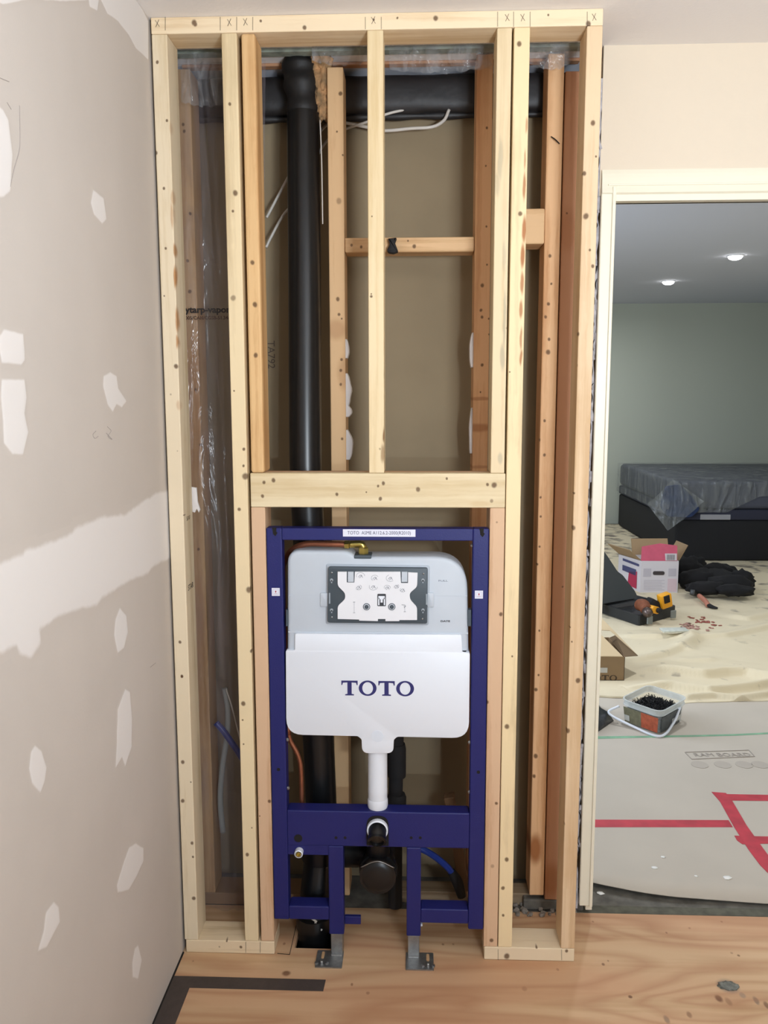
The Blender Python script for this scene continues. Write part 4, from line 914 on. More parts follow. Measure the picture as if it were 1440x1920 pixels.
strip([(1095, 1381), (1200, 1380), (1300, 1378.5), (1380, 1376.5), (1460, 1372.5), (1460, 1375.5), (1380, 1379.5), (1300, 1381.5), (1200, 1383.5), (1095, 1386)], 'thin green tape line across the grey board in front of the clear tub', .0062, mat('green_tape', srgb(138, 184, 150), .6, var=.25, vscale=20), 'green_tape')
# droplets
rnd = random.Random(21); m_drop = mat('white_droplet', srgb(236, 234, 228), .5)
for u, v, r in [(1171, 1658, .014), (1364, 1646, .014), (1227, 1627, .010), (1243, 1607, .008), (1126, 1675, .012), (1111, 1703, .012), (1305, 1643, .006)]:
    z0 = .0065 if v < 1670 else -.003
    x, y = atz(u, v, z0); bm = BM(); fuzz(bm, (x, y, z0+.001), r, 2, u, (1, .8, .12), .5); o = link('plaster_droplet', bm, m_drop, None, True, (x, y, z0))
    tag(o, {1171: 'white plaster droplet on the grey board nearest the casing', 1364: 'white plaster droplet on the grey board below the diagonal red tape', 1227: 'small white plaster droplet mid grey board, nearer of two', 1243: 'small white plaster droplet mid grey board, farther of two', 1126: 'white crumb on the bare concrete strip just inside the casing', 1111: 'white crumb beside the foot of the door casing', 1305: 'tiny white speck on the front of the grey board'}[u], 'debris')
bm = BM(); box(bm, 1.10, 2.12, .2235, .262, -.004, .001, .001)
o = struct('trim_4', bm, mat('threshold_grime', srgb(96, 94, 80), .8, var=.4, vscale=30, bump=.5))

m_cloth, nt, b = newmat('canvas_drop_cloth'); N, L = nt.nodes, nt.links
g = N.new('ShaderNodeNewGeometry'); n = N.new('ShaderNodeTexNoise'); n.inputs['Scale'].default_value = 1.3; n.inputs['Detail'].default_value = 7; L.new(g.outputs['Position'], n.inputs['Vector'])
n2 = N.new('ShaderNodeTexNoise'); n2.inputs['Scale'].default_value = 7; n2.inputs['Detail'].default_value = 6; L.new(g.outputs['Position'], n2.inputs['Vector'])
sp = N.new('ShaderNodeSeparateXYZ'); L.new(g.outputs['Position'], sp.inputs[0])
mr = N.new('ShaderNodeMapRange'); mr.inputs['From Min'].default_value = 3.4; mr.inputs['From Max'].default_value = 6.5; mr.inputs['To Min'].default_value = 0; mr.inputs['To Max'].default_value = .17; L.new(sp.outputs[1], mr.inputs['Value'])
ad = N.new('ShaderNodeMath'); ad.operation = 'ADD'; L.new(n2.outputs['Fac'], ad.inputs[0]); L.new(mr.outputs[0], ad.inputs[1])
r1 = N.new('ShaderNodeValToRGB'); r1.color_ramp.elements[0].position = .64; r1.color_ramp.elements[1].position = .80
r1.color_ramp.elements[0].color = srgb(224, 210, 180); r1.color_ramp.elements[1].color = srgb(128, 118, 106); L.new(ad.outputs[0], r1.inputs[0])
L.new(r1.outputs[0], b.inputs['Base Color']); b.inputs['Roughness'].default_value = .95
bp = N.new('ShaderNodeBump'); bp.inputs['Strength'].default_value = .5; bp.inputs['Distance'].default_value = .01; L.new(n2.outputs['Fac'], bp.inputs['Height']); L.new(bp.outputs[0], b.inputs['Normal'])
folds = []
for px, A, w_ in [([(1172, 1250), (1225, 1256), (1275, 1262), (1320, 1268), (1360, 1262), (1400, 1262), (1450, 1275)], .038, .05), ([(1100, 1282), (1180, 1286), (1260, 1288), (1330, 1298), (1380, 1293), (1450, 1284)], .034, .045),
                  ([(1170, 1240), (1230, 1230), (1280, 1212), (1310, 1195), (1360, 1192), (1450, 1172)], .022, .05), ([(1290, 1308), (1340, 1305), (1390, 1310), (1450, 1300)], .022, .03), ([(1180, 1192), (1240, 1192), (1290, 1196)], .016, .05),
                  ([(1280, 1236), (1330, 1236)], .012, .04), ([(1100, 1302), (1160, 1308), (1200, 1312)], .014, .03), ([(1340, 1150), (1400, 1160), (1450, 1150)], .02, .07), ([(1290, 1215), (1300, 1180), (1260, 1165)], .015, .06)]:
    folds.append(([Vector(atz(u, v, .02)) for u, v in px], A*1.25, w_))
def seg_d(p, a, b):
    d = b-a; t = max(0, min(1, (p-a).dot(d)/d.length_squared)); q = a+d*t; return (p-q).length, (p-q).dot(Vector((0, 1)))
FLATS = [(1.5, 2.5, .38), (2.3, 3.75, .42), (2.52, 4.55, .28), (4.0, 6.85, 1.45), (3.2, 4.7, .5)]
def cloth_h(x, y):
    p = Vector((x, y)); h = 0
    for pl, A, w_ in folds:
        if not (min(q.y for q in pl)-3*w_ < y < max(q.y for q in pl)+3*w_): continue
        best = 9; sg = 0
        for a, b in zip(pl, pl[1:]):
            d, s_ = seg_d(p, a, b)
            if d < best: best, sg = d, s_
        if best < w_*3: h += A*math.exp(-(best/(w_*(.30+1.0*(.5+.5*math.tanh(sg/(w_*.35))))))**2)
    h += .011*abs(fnoise(x*1.3, y*3.6))+.006*abs(fnoise(x*4, y*7, 3))
    if y > 4.2: h += .02*abs(fnoise(x*3, y*4, 7))*min(1, (y-4.2))
    for fx, fy, fr in FLATS:
        d = math.hypot(x-fx, y-fy)
        if d < fr*1.4: t = max(0, min(1, (d-fr)/(fr*.4))); h = h*t+min(h, .006)*(1-t)
    return h+.0075
bm = BM()
def fcl(i, j):
    x = 1.0+3.9*i; ye = 2.0+.05*fnoise(x*2.2, .3)+.03*fnoise(x*7, 2)+(.0 if x > 1.75 else .05)
    y = ye+(8.1-ye)*(j**1.45)
    return (x, y, cloth_h(x, y) if j > 0 else .0068)
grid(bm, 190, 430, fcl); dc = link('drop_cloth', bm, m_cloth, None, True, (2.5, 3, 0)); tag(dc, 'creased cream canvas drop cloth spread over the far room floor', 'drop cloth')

# ================================================================ FAR ROOM THINGS
# recessed lamps
m_lampe, nt, b = newmat('lamp_glow'); b.inputs['Emission Color'].default_value = (1, .99, .97, 1); b.inputs['Emission Strength'].default_value = 14
m_lring = mat('lamp_trim_white', srgb(220, 222, 224), .5)
for k, (x, y) in enumerate(POTS):
    t = thing('recessed_lamp', ['round recessed ceiling lamp lit white, farther and left of the two', 'round recessed ceiling lamp lit white, nearer and right of the two'][k], 'ceiling lamp', (x, y, FARZ), 'recessed lamps in the far room ceiling')
    bm = BM(); lathe(bm, [(.062, 0), (.064, -.004), (.052, -.008), (.050, -.002)], (x, y, FARZ-.0005), (0, 0, 1), 32); link('trim_ring', bm, m_lring, t, 40)
    bm = BM(); lathe(bm, [(.056, 0), (.055, -.010), (.045, -.024), (.025, -.032), (0, -.035)], (x, y, FARZ-.0005), (0, 0, 1), 28); link('lens', bm, m_lampe, t, 40)  # dome bulges downward so its shape imitates the lamp's bloom

# bed
B = thing('bed', 'low bed with black base and grey-blue mattress against the far green wall', 'bed', (4.0, 6.8, .012))
bx0, bx1, by0, by1 = 3.07, 5.0, 5.74, 8.0
m_bb = mat('black_bed_fabric', srgb(24, 24, 27), .9, bump=.3)
m_mat = mat('grey_blue_mattress', srgb(76, 79, 92), .9, bump=.3, bscale=30)
bm = BM(); box(bm, bx0, bx1, by0, by1, .014, .40, .03, 3)
link('bed_base', bm, m_bb, B, 40)
bm = BM(); box(bm, bx0-.004, bx1, by0-.004, by1, .40, .50, .02, 2); link('bed_skirt', bm, mat('dark_navy_cover', srgb(44, 46, 62), .9), B, 40)
bm = BM(); box(bm, bx0, bx1, by0, by1, .50, .76, .05, 4); link('mattress', bm, m_mat, B, 40)
bm = BM(); box(bm, bx0+.22, bx0+.50, by0-.008, by0+.02, .405, .455, .004); link('white_tag', bm, mat('grey_white_tag', srgb(150, 150, 156), .8), B)
m_bf = film('bed_plastic', srgb(150, 154, 154), .26, .12, .40, 4.5, .07)
bm = BM()
# draped plastic: top sheet + left side + front side with hanging corner
def drape(i, j):
    # i along width -left side drop to right; j along front drop to back
    a = -.34+i*2.3; c = -.34+j*2.58
    x = bx0-.02+max(0, a); y = by0-.02+max(0, c); z = .775
    if a < 0: z = .775-min(-a, .34); x = bx0-.03-.012*abs(fnoise(a*3, y*14))
    if c < 0:
        drop = .30-.16*min(1, max(0, (x-bx0-.45)/.3)); dd = -c*(drop/.34)
        z = min(z, .775-dd); y = by0-.03-.012*abs(fnoise(x*12, c*3))
    if a < 0 and c < 0: z = .775-max(-a, -c)*1.25; x = bx0-.03+.02*a; y = by0-.03+.05*c
    z += .010*fnoise(x*5, y*5)
    return (x, y, z)
grid(bm, 90, 80, drape)
o = link('plastic_cover', bm, m_bf, None, True, (4.0, 6.8, .78)); tag(o, 'clear crinkled plastic sheet draped over the bed mattress', 'plastic sheet')
bm = BM(); a = pp(1213, 945, 5.66); b_ = pp(1262, 898, 5.69); c = pp(1290, 905, 5.68); d = pp(1320, 940, 5.66); e = pp(1252, 995, 5.60)
def tri(i, j):
    top = Vector(b_).lerp(Vector(d), i); bot = Vector(a).lerp(Vector(e), i); p = top.lerp(bot, j)
    p.y += -.03*math.sin(PI*j)+.012*fnoise(i*6, j*6); return p
grid(bm, 16, 14, tri)
o = link('plastic_corner', bm, m_bf, None, True, e); tag(o, 'pointed corner of clear plastic hanging off the bed front', 'plastic sheet')
bm = BM()
q = [pp(1248, 912, 5.705), pp(1275, 908, 5.705), pp(1300, 935, 5.705), pp(1312, 955, 5.705), pp(1295, 970, 5.705), pp(1250, 968, 5.705), pp(1238, 950, 5.705)]
prism(bm, rounded([(p[0], p[2]) for p in q], .03, 4)[::-1], 5.695, 5.725, .006)
o = link('blue_cloth', bm, mat('navy_blue_cloth', srgb(38, 56, 96), .85, var=.3, vscale=18), None, 40, q[3]); tag(o, 'dark blue cloth under the plastic at the near bed corner', 'cloth')

# white and pink carton with open flaps
H0 = cloth_h(2.5, 4.42)
CB = thing('carton', 'white and pink printed carton with a hand hole and torn open top', 'box', (2.50, 4.55, H0))
zb = .012
fx0, _ = aty(1200, 1115, 4.42); fx1, _ = aty(1270, 1115, 4.42); _, zt = aty(1235, 1052, 4.42); _, zbt = aty(1235, 1117, 4.42); zbt = max(zbt, .01)
m_cw = mat('white_card', srgb(206, 200, 204), .7); m_cp = mat('pink_card', srgb(206, 92, 118), .7, var=.1, vscale=20); m_cb = mat('raw_cardboard', srgb(160, 134, 100), .85)
sd = -.16    # left side recedes
bm = BM()
bl = [(fx0, 4.42), (fx1, 4.42), (fx1+.02, 4.72), (fx0-.11, 4.70)]
flat(bm, bl, zbt, zt); link('box_body', bm, m_cw, CB)
bm = BM()  # pink flap standing on the front edge, carrying barcode
p0 = aty(1202, 1052, 4.425); p1 = aty(1270, 1053, 4.425); p2 = aty(1268, 1022, 4.45); p3 = aty(1236, 1018, 4.45); p4 = aty(1202, 1024, 4.45)
prism(bm, [p0, p1, p2, p3, p4], 4.425, 4.431); link('flap', bm, m_cp, CB)
bm = BM(); q = [aty(1248, 1051, 4.42), aty(1269, 1051, 4.42), aty(1269, 1038, 4.42), aty(1247, 1038, 4.42)]; prism(bm, q, 4.419, 4.4248); fp_ = link('barcode_panel', bm, m_cw, CB)
bm = BM()
x0_, z0_ = aty(1250, 1050, 4.42); x1_, z1_ = aty(1266, 1040, 4.42)
for k in range(9): xx = x0_+(x1_-x0_)*k/9; box(bm, xx, xx+(x1_-x0_)/9*(.4+.25*(k % 2)), 4.4178, 4.419, z0_, z1_)
link('barcode', bm, mat('grey_bars', srgb(120, 116, 122), .7), fp_)['kind'] = 'stuff'
bm = BM(); obox(bm, (fx0-.10, 4.56, zt+.045), .006, .30, .15, (0, -.9, .35)); link('flap', bm, m_cb, CB)
bm = BM(); obox(bm, (fx1+.05, 4.62, zt+.05), .006, .22, .14, (0, .5, .1)); link('flap', bm, m_cb, CB)
bm = BM(); obox(bm, ((fx0+fx1)/2, 4.72, zt+.06), .30, .006, .14, (-.4, 0, .05)); link('flap', bm, m_cb, CB)
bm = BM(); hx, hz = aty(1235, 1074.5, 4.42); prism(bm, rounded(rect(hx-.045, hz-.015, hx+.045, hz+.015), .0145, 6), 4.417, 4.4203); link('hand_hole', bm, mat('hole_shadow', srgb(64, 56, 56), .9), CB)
bm = BM()
for u0, v0, u1, v1 in ((1206, 1066, 1221, 1081), (1253, 1066, 1268, 1080)):
    a = aty(u0, v1, 4.42); b_ = aty(u1, v0, 4.42); box(bm, a[0], b_[0], 4.4182, 4.4202, a[1], b_[1])
for v in range(1088, 1108, 3): a = aty(1207, v, 4.42); b_ = aty(1246, v, 4.42); box(bm, a[0], b_[0]-.02*(v % 2), 4.4182, 4.4202, a[1]-.001, a[1]+.002)
link('printed_text', bm, mat('pale_grey_print', srgb(182, 176, 184), .7), CB)['kind'] = 'stuff'
bm = BM(); a = aty(1251, 1109, 4.42); b_ = aty(1269, 1085, 4.42); box(bm, a[0], b_[0], 4.4184, 4.4202, a[1], b_[1]); link('pink_panel', bm, mat('pale_pink', srgb(206, 184, 190), .7), CB)
bm = BM()
P = [Vector((fx0-.001, 4.4199)), Vector((fx0-.1105, 4.70))]
def onside(t, z): q = P[0].lerp(P[1], t); return (q.x-.002, q.y-.001, z)
for pts in ([(.15, zbt+.02), (.55, zbt+.03), (.5, zbt+.14), (.15, zbt+.16)],):
    vs = [bm.verts.new(onside(*p)) for p in pts]; bm.faces.new(vs)
link('red_emblem', bm, mat('crimson_print', srgb(170, 44, 76), .7), CB)
bm = BM(); vs = [bm.verts.new(onside(*p)) for p in [(.08, zt-.05), (.8, zt-.04), (.8, zt-.02), (.08, zt-.03)]]; bm.faces.new(vs); vs = [bm.verts.new(onside(*p)) for p in [(.2, zt-.13), (.8, zt-.12), (.8, zt-.075), (.2, zt-.08)]]; bm.faces.new(vs)
link('navy_print', bm, mat('navy_print', srgb(70, 72, 110), .7), CB)['kind'] = 'stuff'

# black jacket / bag heap
bm = BM(); jm = mat('black_cloth', srgb(20, 19, 21), .95, bump=.5, bscale=12)
for (u, v, r, sq) in [(1288, 1075, .15, (1, .7, .85)), (1310, 1088, .15, (1.1, .7, .6)), (1340, 1088, .15, (1.1, .8, .55)), (1370, 1096, .14, (1.2, .7, .5)), (1390, 1088, .10, (1, .8, .8)), (1300, 1062, .11, (1, .6, .8)), (1378, 1108, .13, (1.1, .6, .35)), (1325, 1104, .13, (1.2, .6, .4)), (1345, 1075, .11, (1.5, .7, .7))]:
    x, y = atz(u, v, .08); fuzz(bm, (x, y, .085), r, 3, u*.1, (sq[0], sq[1], sq[2]), .35, 14)
for v in bm.verts: v.co.z = max(v.co.z, .016)
tag(link('jacket', bm, jm, None, True, (*atz(1340, 1100), .015)), 'black jacket lying in a heap right of the white and pink carton', 'jacket')

# power tool case, open
KC = thing('tool_case', 'open black plastic drill case beside the doorway, lid leaning up', 'tool case', (*atz(1190, 1150), .02))
m_case = mat('black_case_plastic', srgb(34, 36, 38), .55, bump=.2, bscale=100)
m_case2 = mat('dark_grey_case_inside', srgb(58, 62, 64), .6, bump=.2, bscale=50)
# tray corners on floor
Cc = [atz(1116, 1142, .03), atz(1198, 1170, .03), atz(1268, 1150, .03), atz(1188, 1128, .03)]
tz0, tz1 = .018, .085
bm = BM(); flat(bm, rounded(Cc, .03, 3), tz0, tz0+.035); 
V = [Vector(c) for c in rounded(Cc, .03, 3)]; cen = sum(V, Vector((0, 0)))/len(V); n = len(V)
o0 = [bm.verts.new((p.x, p.y, tz0+.035)) for p in V]; o1 = [bm.verts.new((p.x, p.y, tz1)) for p in V]
i1 = [bm.verts.new((*(cen+(p-cen)*.93), tz1)) for p in V]; i0 = [bm.verts.new((*(cen+(p-cen)*.90), tz0+.036)) for p in V]
for A, B_ in ((o0, o1), (o1, i1), (i1, i0)):
    for k in range(n): bm.faces.new((A[k], A[(k+1) % n], B_[(k+1) % n], B_[k]))
link('case_tray', bm, m_case, KC, 30)
# lid: standing on the back-left edge (from corner 0 to corner 3), leaning back
h0 = Vector((*atz(1100, 1138, .085), .085)); h1 = Vector((*atz(1187, 1124, .085), .085))
ed = (h1-h0).normalized(); upv = (Vector((0, 0, 1))+Vector((-.30, .35, 0))).normalized(); nrm = ed.cross(upv).normalized()
W_ = (h1-h0).length; Hl = .40
lid = rounded([(0, 0), (W_, 0), (W_*.99, .05), (W_*.84, .18), (W_*.76, .21), (W_*.62, .37), (W_*.50, .42), (0, .42)], [.0, .02, .02, .01, .01, .03, .02, 0], 4)
def lidp(a, b, d): return h0+ed*a+upv*b+nrm*d
bm = BM(); F0 = [bm.verts.new(lidp(a, b, 0)) for a, b in lid]; F1 = [bm.verts.new(lidp(a, b, .05)) for a, b in lid]; n = len(lid)
for k in range(n): bm.faces.new((F0[k], F0[(k+1) % n], F1[(k+1) % n], F1[k]))
bm.faces.new(F0); bm.faces.new(F1[::-1]); link('case_lid', bm, m_case2, KC, 30)
bm = BM()
for a, b, sx_, sz_ in ((.10, .24, .07, .02), (.14, .27, .02, .05), (.17, .10, .07, .018), (.20, .12, .02, .05)):
    for d in (-.006,): 
        c = lidp(a, b, d); b2 = BM(); box(b2, -sx_/2, sx_/2, -.006, .006, -sz_/2, sz_/2, .004)
        R3 = Matrix((ed, nrm, upv)).transposed().to_4x4(); b2.transform(Matrix.Translation(c) @ R3); merge(bm, b2)
link('lid_clip_mould', bm, m_matblack, KC)['kind'] = 'stuff'
for u, v in ((1218, 1161), (1262, 1150)):
    x, y = atz(u, v, .06); bm = BM(); obox(bm, (x, y-.006, .055), .045, .012, .055, (0, 0, .45), .003); link('latch', bm, mat('grey_latch', srgb(128, 132, 128), .5), KC)
bm = BM(); a = pp(1188, 1128, 3.8)
# the drill and battery resting in the case
DR = thing('drill', 'orange and yellow power drill lying in the open black case', 'drill', (*atz(1205, 1148, .12), .08))
m_yel = mat('tool_yellow', srgb(236, 164, 30), .5); m_or = mat('worn_orange_grip', srgb(134, 76, 48), .6, var=.3, vscale=40)
x, y = atz(1208, 1140, .12)
bm = BM(); tube(bm, [(x-.02, y+.05, .13), (x-.005, y+.0, .135), (x+.0, y-.05, .12)], lambda t: .045-.012*abs(t-.4), 16, 6); link('motor_housing', bm, m_or, DR, True)
bm = BM(); obox(bm, (x+.05, y-.035, .12), .07, .06, .05, (0, .3, .5), .012, 2); link('yellow_body', bm, m_yel, DR, 40)
bm = BM(); lathe(bm, [(.012, 0), (.018, .01), (.018, .03), (.010, .035)], (x+.07, y-.05, .12), (.5, -.8, 0), 14); link('trigger', bm, m_matblack, DR, 40)
bm = BM(); lathe(bm, [(.030, 0), (.034, .012), (.034, .035), (.022, .05), (.012, .06)], (x+.0, y-.055, .115), (.05, -1, -.25), 18); link('chuck', bm, mat('chuck_metal', srgb(96, 82, 76), .35, metal=.6), DR, 40)
BT = thing('battery', 'yellow-topped black battery standing at the right end of the open case', 'battery', (*atz(1247, 1135, .1), .085))
x, y = atz(1246, 1131, .13)
bm = BM(); obox(bm, (x, y, .15), .085, .06, .10, (.1, -.25, .3), .01, 2); link('battery_top', bm, m_yel, BT, 40)
bm = BM(); obox(bm, (x+.005, y-.033, .165), .045, .01, .055, (.1, -.25, .3), .003); link('battery_slot', bm, m_matblack, BT)
bm = BM(); obox(bm, (x-.07, y+.01, .115), .11, .07, .07, (0, .5, .3), .012, 2); link('battery_body', bm, m_matblack, BT, 40)
# hammer
HM = thing('hammer', 'small hammer with a pinkish handle lying before the black jacket', 'hammer', (*atz(1315, 1125, .03), .02))
bm = BM(); a = atz(1302, 1113, .05); obox(bm, (a[0], a[1], .055), .10, .04, .045, (0, .3, .9), .008, 2); link('head', bm, mat('worn_steel', srgb(70, 70, 68), .45, metal=.7), HM, 40)
bm = BM(); tube(bm, [(*atz(1311, 1117, .05), .05), (*atz(1322, 1127, .04), .042), (*atz(1328, 1134, .04), .036)], .018, 12, 4); link('handle_grip', bm, mat('pink_wood', srgb(186, 120, 98), .6), HM, True)
bm = BM(); tube(bm, [(*atz(1327, 1133, .04), .036), (*atz(1336, 1138, .03), .03), (*atz(1345, 1140, .03), .028)], lambda t: .018-.010*t, 12, 4); link('handle_end', bm, m_matblack, HM, True)
# debris on cloth
for u, v, c, l, r in [(1322, 1162, (172, 96, 84), 'reddish smear of debris on the cloth in front of the hammer', .07), (1296, 1172, (196, 150, 136), 'pale pink smear of debris on the cloth left of the reddish one', .06)]:
    x, y = atz(u, v, .03); bm = BM(); rnd = random.Random(u)
    for k in range(22): xx, yy = x+rnd.gauss(0, r*.7), y+rnd.gauss(0, r); obox(bm, (xx, yy, cloth_h(xx, yy)+.004), rnd.uniform(.01, .035), rnd.uniform(.01, .03), .004, (0, 0, rnd.uniform(0, 3)), .001)
    o = link('debris', bm, mat('reddish_debris', srgb(*c), .9, var=.4, vscale=60), None, False, (x, y, .02)); tag(o, l, 'debris', kind='stuff')
x, y = atz(1264, 1190, .03); bm = BM(); obox(bm, (x, y, .036+cloth_h(x, y)-.01), .17, .075, .014, (.05, 0, .12), .005, 2)
tag(link('paper_packet', bm, mat('pale_packet', srgb(206, 208, 196), .7, var=.15, vscale=30), None, 40, (x, y, .02)), 'small pale paper packet lying on the cloth in front of the tool case', 'packet')

# TOTO cardboard box
TB = thing('cardboard_box', 'brown cardboard carton with open flaps and dark lettering beside the doorway', 'box', (1.5, 2.5, .02))
bz = .012; bzt = aty(1171, 1232, 2.30)[1]; bxr = 1.771
m_card = mat('brown_cardboard', srgb(150, 124, 92), .85, var=.06, vscale=12); m_cardl = mat('light_cardboard_inside', srgb(206, 182, 144), .85)
bm = BM()
for a in ((1.19, bxr, 2.30, 2.304), (1.19, bxr, 2.676, 2.68), (1.19, 1.194, 2.30, 2.68), (bxr-.004, bxr, 2.30, 2.68)): box(bm, a[0], a[1], a[2], a[3], bz, bzt, .0008)
box(bm, 1.19, bxr, 2.30, 2.68, bz, bz+.004); link('box_body', bm, m_card, TB)
# near flap: lying inward, inclined; right flap: opened outward
bm = BM(); q = [(1.19, 2.302, bzt), (bxr-.012, 2.302, bzt), (bxr-.13, 2.60, bzt+.10), (1.19, 2.60, bzt+.10)]
vs = [bm.verts.new(p) for p in q]; f = bm.faces.new(vs); o = link('flap', bm, m_cardl, TB); mo = o.modifiers.new('s', 'SOLIDIFY'); mo.thickness = .004
bm = BM(); A = [pp(1196, 1229, 2.42), pp(1110, 1140, 2.75), pp(1108, 1181, 2.66), pp(1144, 1183, 2.60)]
vs = [bm.verts.new(p) for p in A]; f = bm.faces.new(vs); o = link('flap', bm, m_cardl, TB); mo = o.modifiers.new('s', 'SOLIDIFY'); mo.thickness = .004
bm = BM(); A = [(bxr-.002, 2.31, bzt), (bxr-.002, 2.67, bzt), (bxr+.02, 2.62, bzt+.03), pp(1196, 1229, 2.42)]
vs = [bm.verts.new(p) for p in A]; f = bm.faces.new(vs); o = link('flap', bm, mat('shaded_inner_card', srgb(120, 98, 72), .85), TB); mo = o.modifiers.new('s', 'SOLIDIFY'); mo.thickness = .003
x0_, z0_ = aty(1098, 1276, 2.3); x1_, z1_ = aty(1157, 1266, 2.3); toto(x0_, x1_, z0_, z1_, 2.2995, mat('dark_card_print', srgb(74, 60, 46), .8), TB)
bm = BM(); a = aty(1106, 1261, 2.3); b_ = aty(1139, 1252, 2.3); box(bm, a[0]-.03, b_[0], 2.2988, 2.2999, a[1], b_[1]); link('paper_label', bm, mat('pale_label', srgb(196, 194, 188), .7), TB)

# clear tub of screws with label and wire handle
TB2 = thing('screw_tub', 'clear plastic tub full of black screws with orange label and white bail handle', 'tub', (*atz(1228, 1350, .03), .009))
m_clear = film('clear_tub_plastic', srgb(214, 220, 218), .26, .2, .12, 6, .004)
m_rim = film('frosted_tub_rim', srgb(226, 230, 228), .52, .25, .1, 6, .002)
Lf, Rg, Nr = atz(1166, 1352, .01), atz(1284, 1350, .01), atz(1236, 1378, .01)
Lf, Rg, Nr = Vector(Lf), Vector(Rg), Vector(Nr); Bk = Lf+Rg-Nr
base = rounded([tuple(Nr), tuple(Rg), tuple(Bk), tuple(Lf)], .045, 5); c0 = (Nr+Bk)/2; Ht = .110
def ring(bm, s_, z): return [bm.verts.new((c0.x+(p[0]-c0.x)*s_, c0.y+(p[1]-c0.y)*s_, z)) for p in base]
def loft(bm, prof, closeb=True):
    R = [ring(bm, s_, z) for s_, z in prof]; n = len(base)
    for A, B_ in zip(R, R[1:]):
        for k in range(n): bm.faces.new((A[k], A[(k+1) % n], B_[(k+1) % n], B_[k]))
    if closeb: bm.faces.new(R[0][::-1])
bm = BM(); loft(bm, [(.93, .010), (.96, .012), (1.02, .010+Ht*.80)]); link('tub_body', bm, m_clear, TB2, 40)
bm = BM(); loft(bm, [(1.02, .010+Ht*.76), (1.08, .010+Ht*.77), (1.08, .010+Ht*.81), (1.05, .010+Ht*.82), (1.06, .010+Ht*.99), (1.10, .010+Ht*1.0), (1.10, .010+Ht*1.03), (1.04, .010+Ht*1.03), (1.03, .010+Ht*.8)], False); link('tub_rim', bm, m_rim, TB2, 40)
def side(bm, A, B_, t0, t1, z0, z1, off=.004):
    """band on the tub wall between two base corners"""
    A3, B3 = Vector(A), Vector(B_); out = []
    nrm_ = Vector(((B3-A3).y, -(B3-A3).x)).normalized()
    if (A3+B3-2*c0).dot(nrm_) < 0: nrm_ = -nrm_
    for t, z in ((t0, z0), (t1, z0), (t1, z1), (t0, z1)):
        s_ = .94+.08*(z-.01)/(Ht*.8)
        p = A3.lerp(B3, t); p = c0+(p-c0)*s_+nrm_*off; out.append(bm.verts.new((p.x, p.y, z)))
    bm.faces.new(out)
m_lo = mat('orange_red_label', srgb(190, 96, 66), .6, var=.3, vscale=50); m_lg = mat('olive_label', srgb(128, 124, 98), .6, var=.3, vscale=50); m_ld = mat('grey_dark_label', srgb(88, 92, 92), .6, var=.3, vscale=50)
bm = BM(); side(bm, Lf, Nr, .52, .97, .014, .088); link('label', bm, m_lo, TB2)['label'] = 'orange label'
bm = BM(); side(bm, Lf, Nr, .05, .52, .014, .088); link('label', bm, m_lg, TB2)['label'] = 'olive green label'
bm = BM(); side(bm, Nr, Rg, .05, .80, .014, .088); link('label', bm, m_ld, TB2)['label'] = 'grey label'
bm = BM(); side(bm, Lf, Nr, .06, .20, .022, .05, .006); side(bm, Nr, Rg, .45, .78, .03, .055, .006); link('white_print', bm, mat('white_print', srgb(196, 196, 190), .6), TB2)['kind'] = 'stuff'
bm = BM(); rnd = random.Random(8)
hA, hB = Vector((*((Lf+Bk)/2), .11)), Vector((*((Nr+Rg)/2), .10))
pl = [Vector((*(Lf+(Lf-c0)*.10), .085)), Vector((*(Lf+(Lf-c0)*.42), .05)), Vector((*(Lf.lerp(Nr, .4)+(Lf+Nr-2*c0)*.13), .02)), Vector((*(Nr+(Nr-c0)*.12), .012)), Vector((*(Nr.lerp(Rg, .45)+(Nr+Rg-2*c0)*.06), .04)), Vector((*(Nr.lerp(Rg, .75)+(Nr+Rg-2*c0)*.02), .09))]
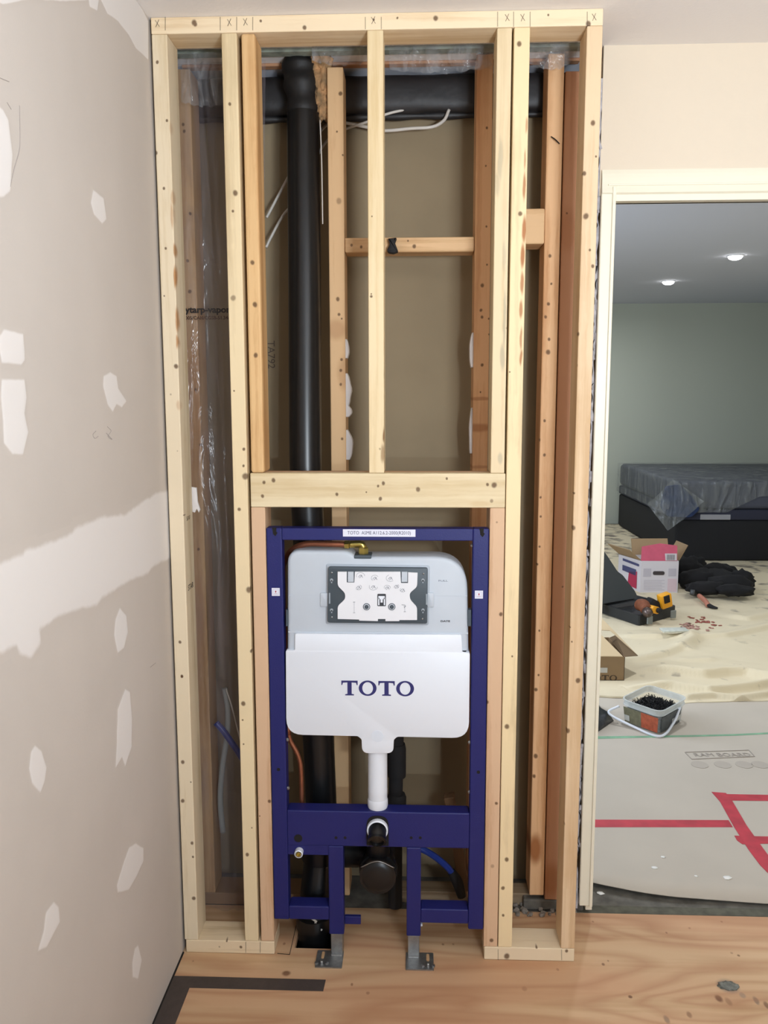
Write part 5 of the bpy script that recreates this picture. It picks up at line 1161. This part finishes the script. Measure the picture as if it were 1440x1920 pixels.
tube(bm, pl, .006, 10, 8); link('bail_handle', bm, m_white, TB2, True)
bm = BM(); loft(bm, [(.86, .018), (.90, .07)]); rv = ring(bm, .91, .078); bm.faces.new(rv)
for k in range(420):
    t = rnd.random()**.5; a = rnd.uniform(0, 2*PI); d = Vector((math.cos(a), math.sin(a)))
    e1_, e2_ = (Nr-Lf)*.5, (Rg-Nr)*.5
    q_ = c0+e1_*rnd.uniform(-.84, .84)+e2_*rnd.uniform(-.84, .84)
    hgt = .080+.024*max(0, 1-((q_-c0).length/.12)); L_ = .016; dv = Vector((rnd.uniform(-1, 1), rnd.uniform(-1, 1), rnd.uniform(-.3, .9))).normalized()*L_
    p = Vector((q_.x, q_.y, hgt)); tube(bm, [p-dv, p+dv], .0018, 4, 0)
o = link('screws', bm, mat('black_screws', srgb(22, 22, 24), .45, metal=.3), None, False, (c0.x, c0.y, .02)); tag(o, 'heap of black screws filling the clear tub', 'screws', kind='stuff')

# dark plastic bag left of tub
bm = BM(); q = [atz(1060, 1300, .02), atz(1120, 1318, .02), atz(1136, 1338, .02), atz(1151, 1347, .02), atz(1132, 1360, .02), atz(1115, 1372, .02), atz(1060, 1390, .02)]
V = [Vector(p) for p in q]; cc = sum(V, Vector((0, 0)))/len(V); lay = []
for s_, z in ((1, .008), (.96, .018), (.75, .045), (.4, .07), (.05, .08)):
    lay.append([bm.verts.new((cc.x+(p.x-cc.x)*s_, cc.y+(p.y-cc.y)*s_, z+.012*fnoise(p.x*20, p.y*20, s_*4)*(z > .01))) for p in V])
for A, B_ in zip(lay, lay[1:]):
    for k in range(len(V)): bm.faces.new((A[k], A[(k+1) % len(V)], B_[(k+1) % len(V)], B_[k]))
bm.faces.new(lay[0][::-1]); bm.faces.new(lay[-1])
tag(link('plastic_bag', bm, mat('dark_plastic_bag', srgb(48, 50, 54), .3, bump=1.0, bscale=30, var=.4, vscale=25), None, True, (cc.x, cc.y, .01)), 'dark glossy plastic bag on the grey board beside the door casing', 'bag')

for o in bpy.data.objects:
    if '_o' in o: del o['_o']
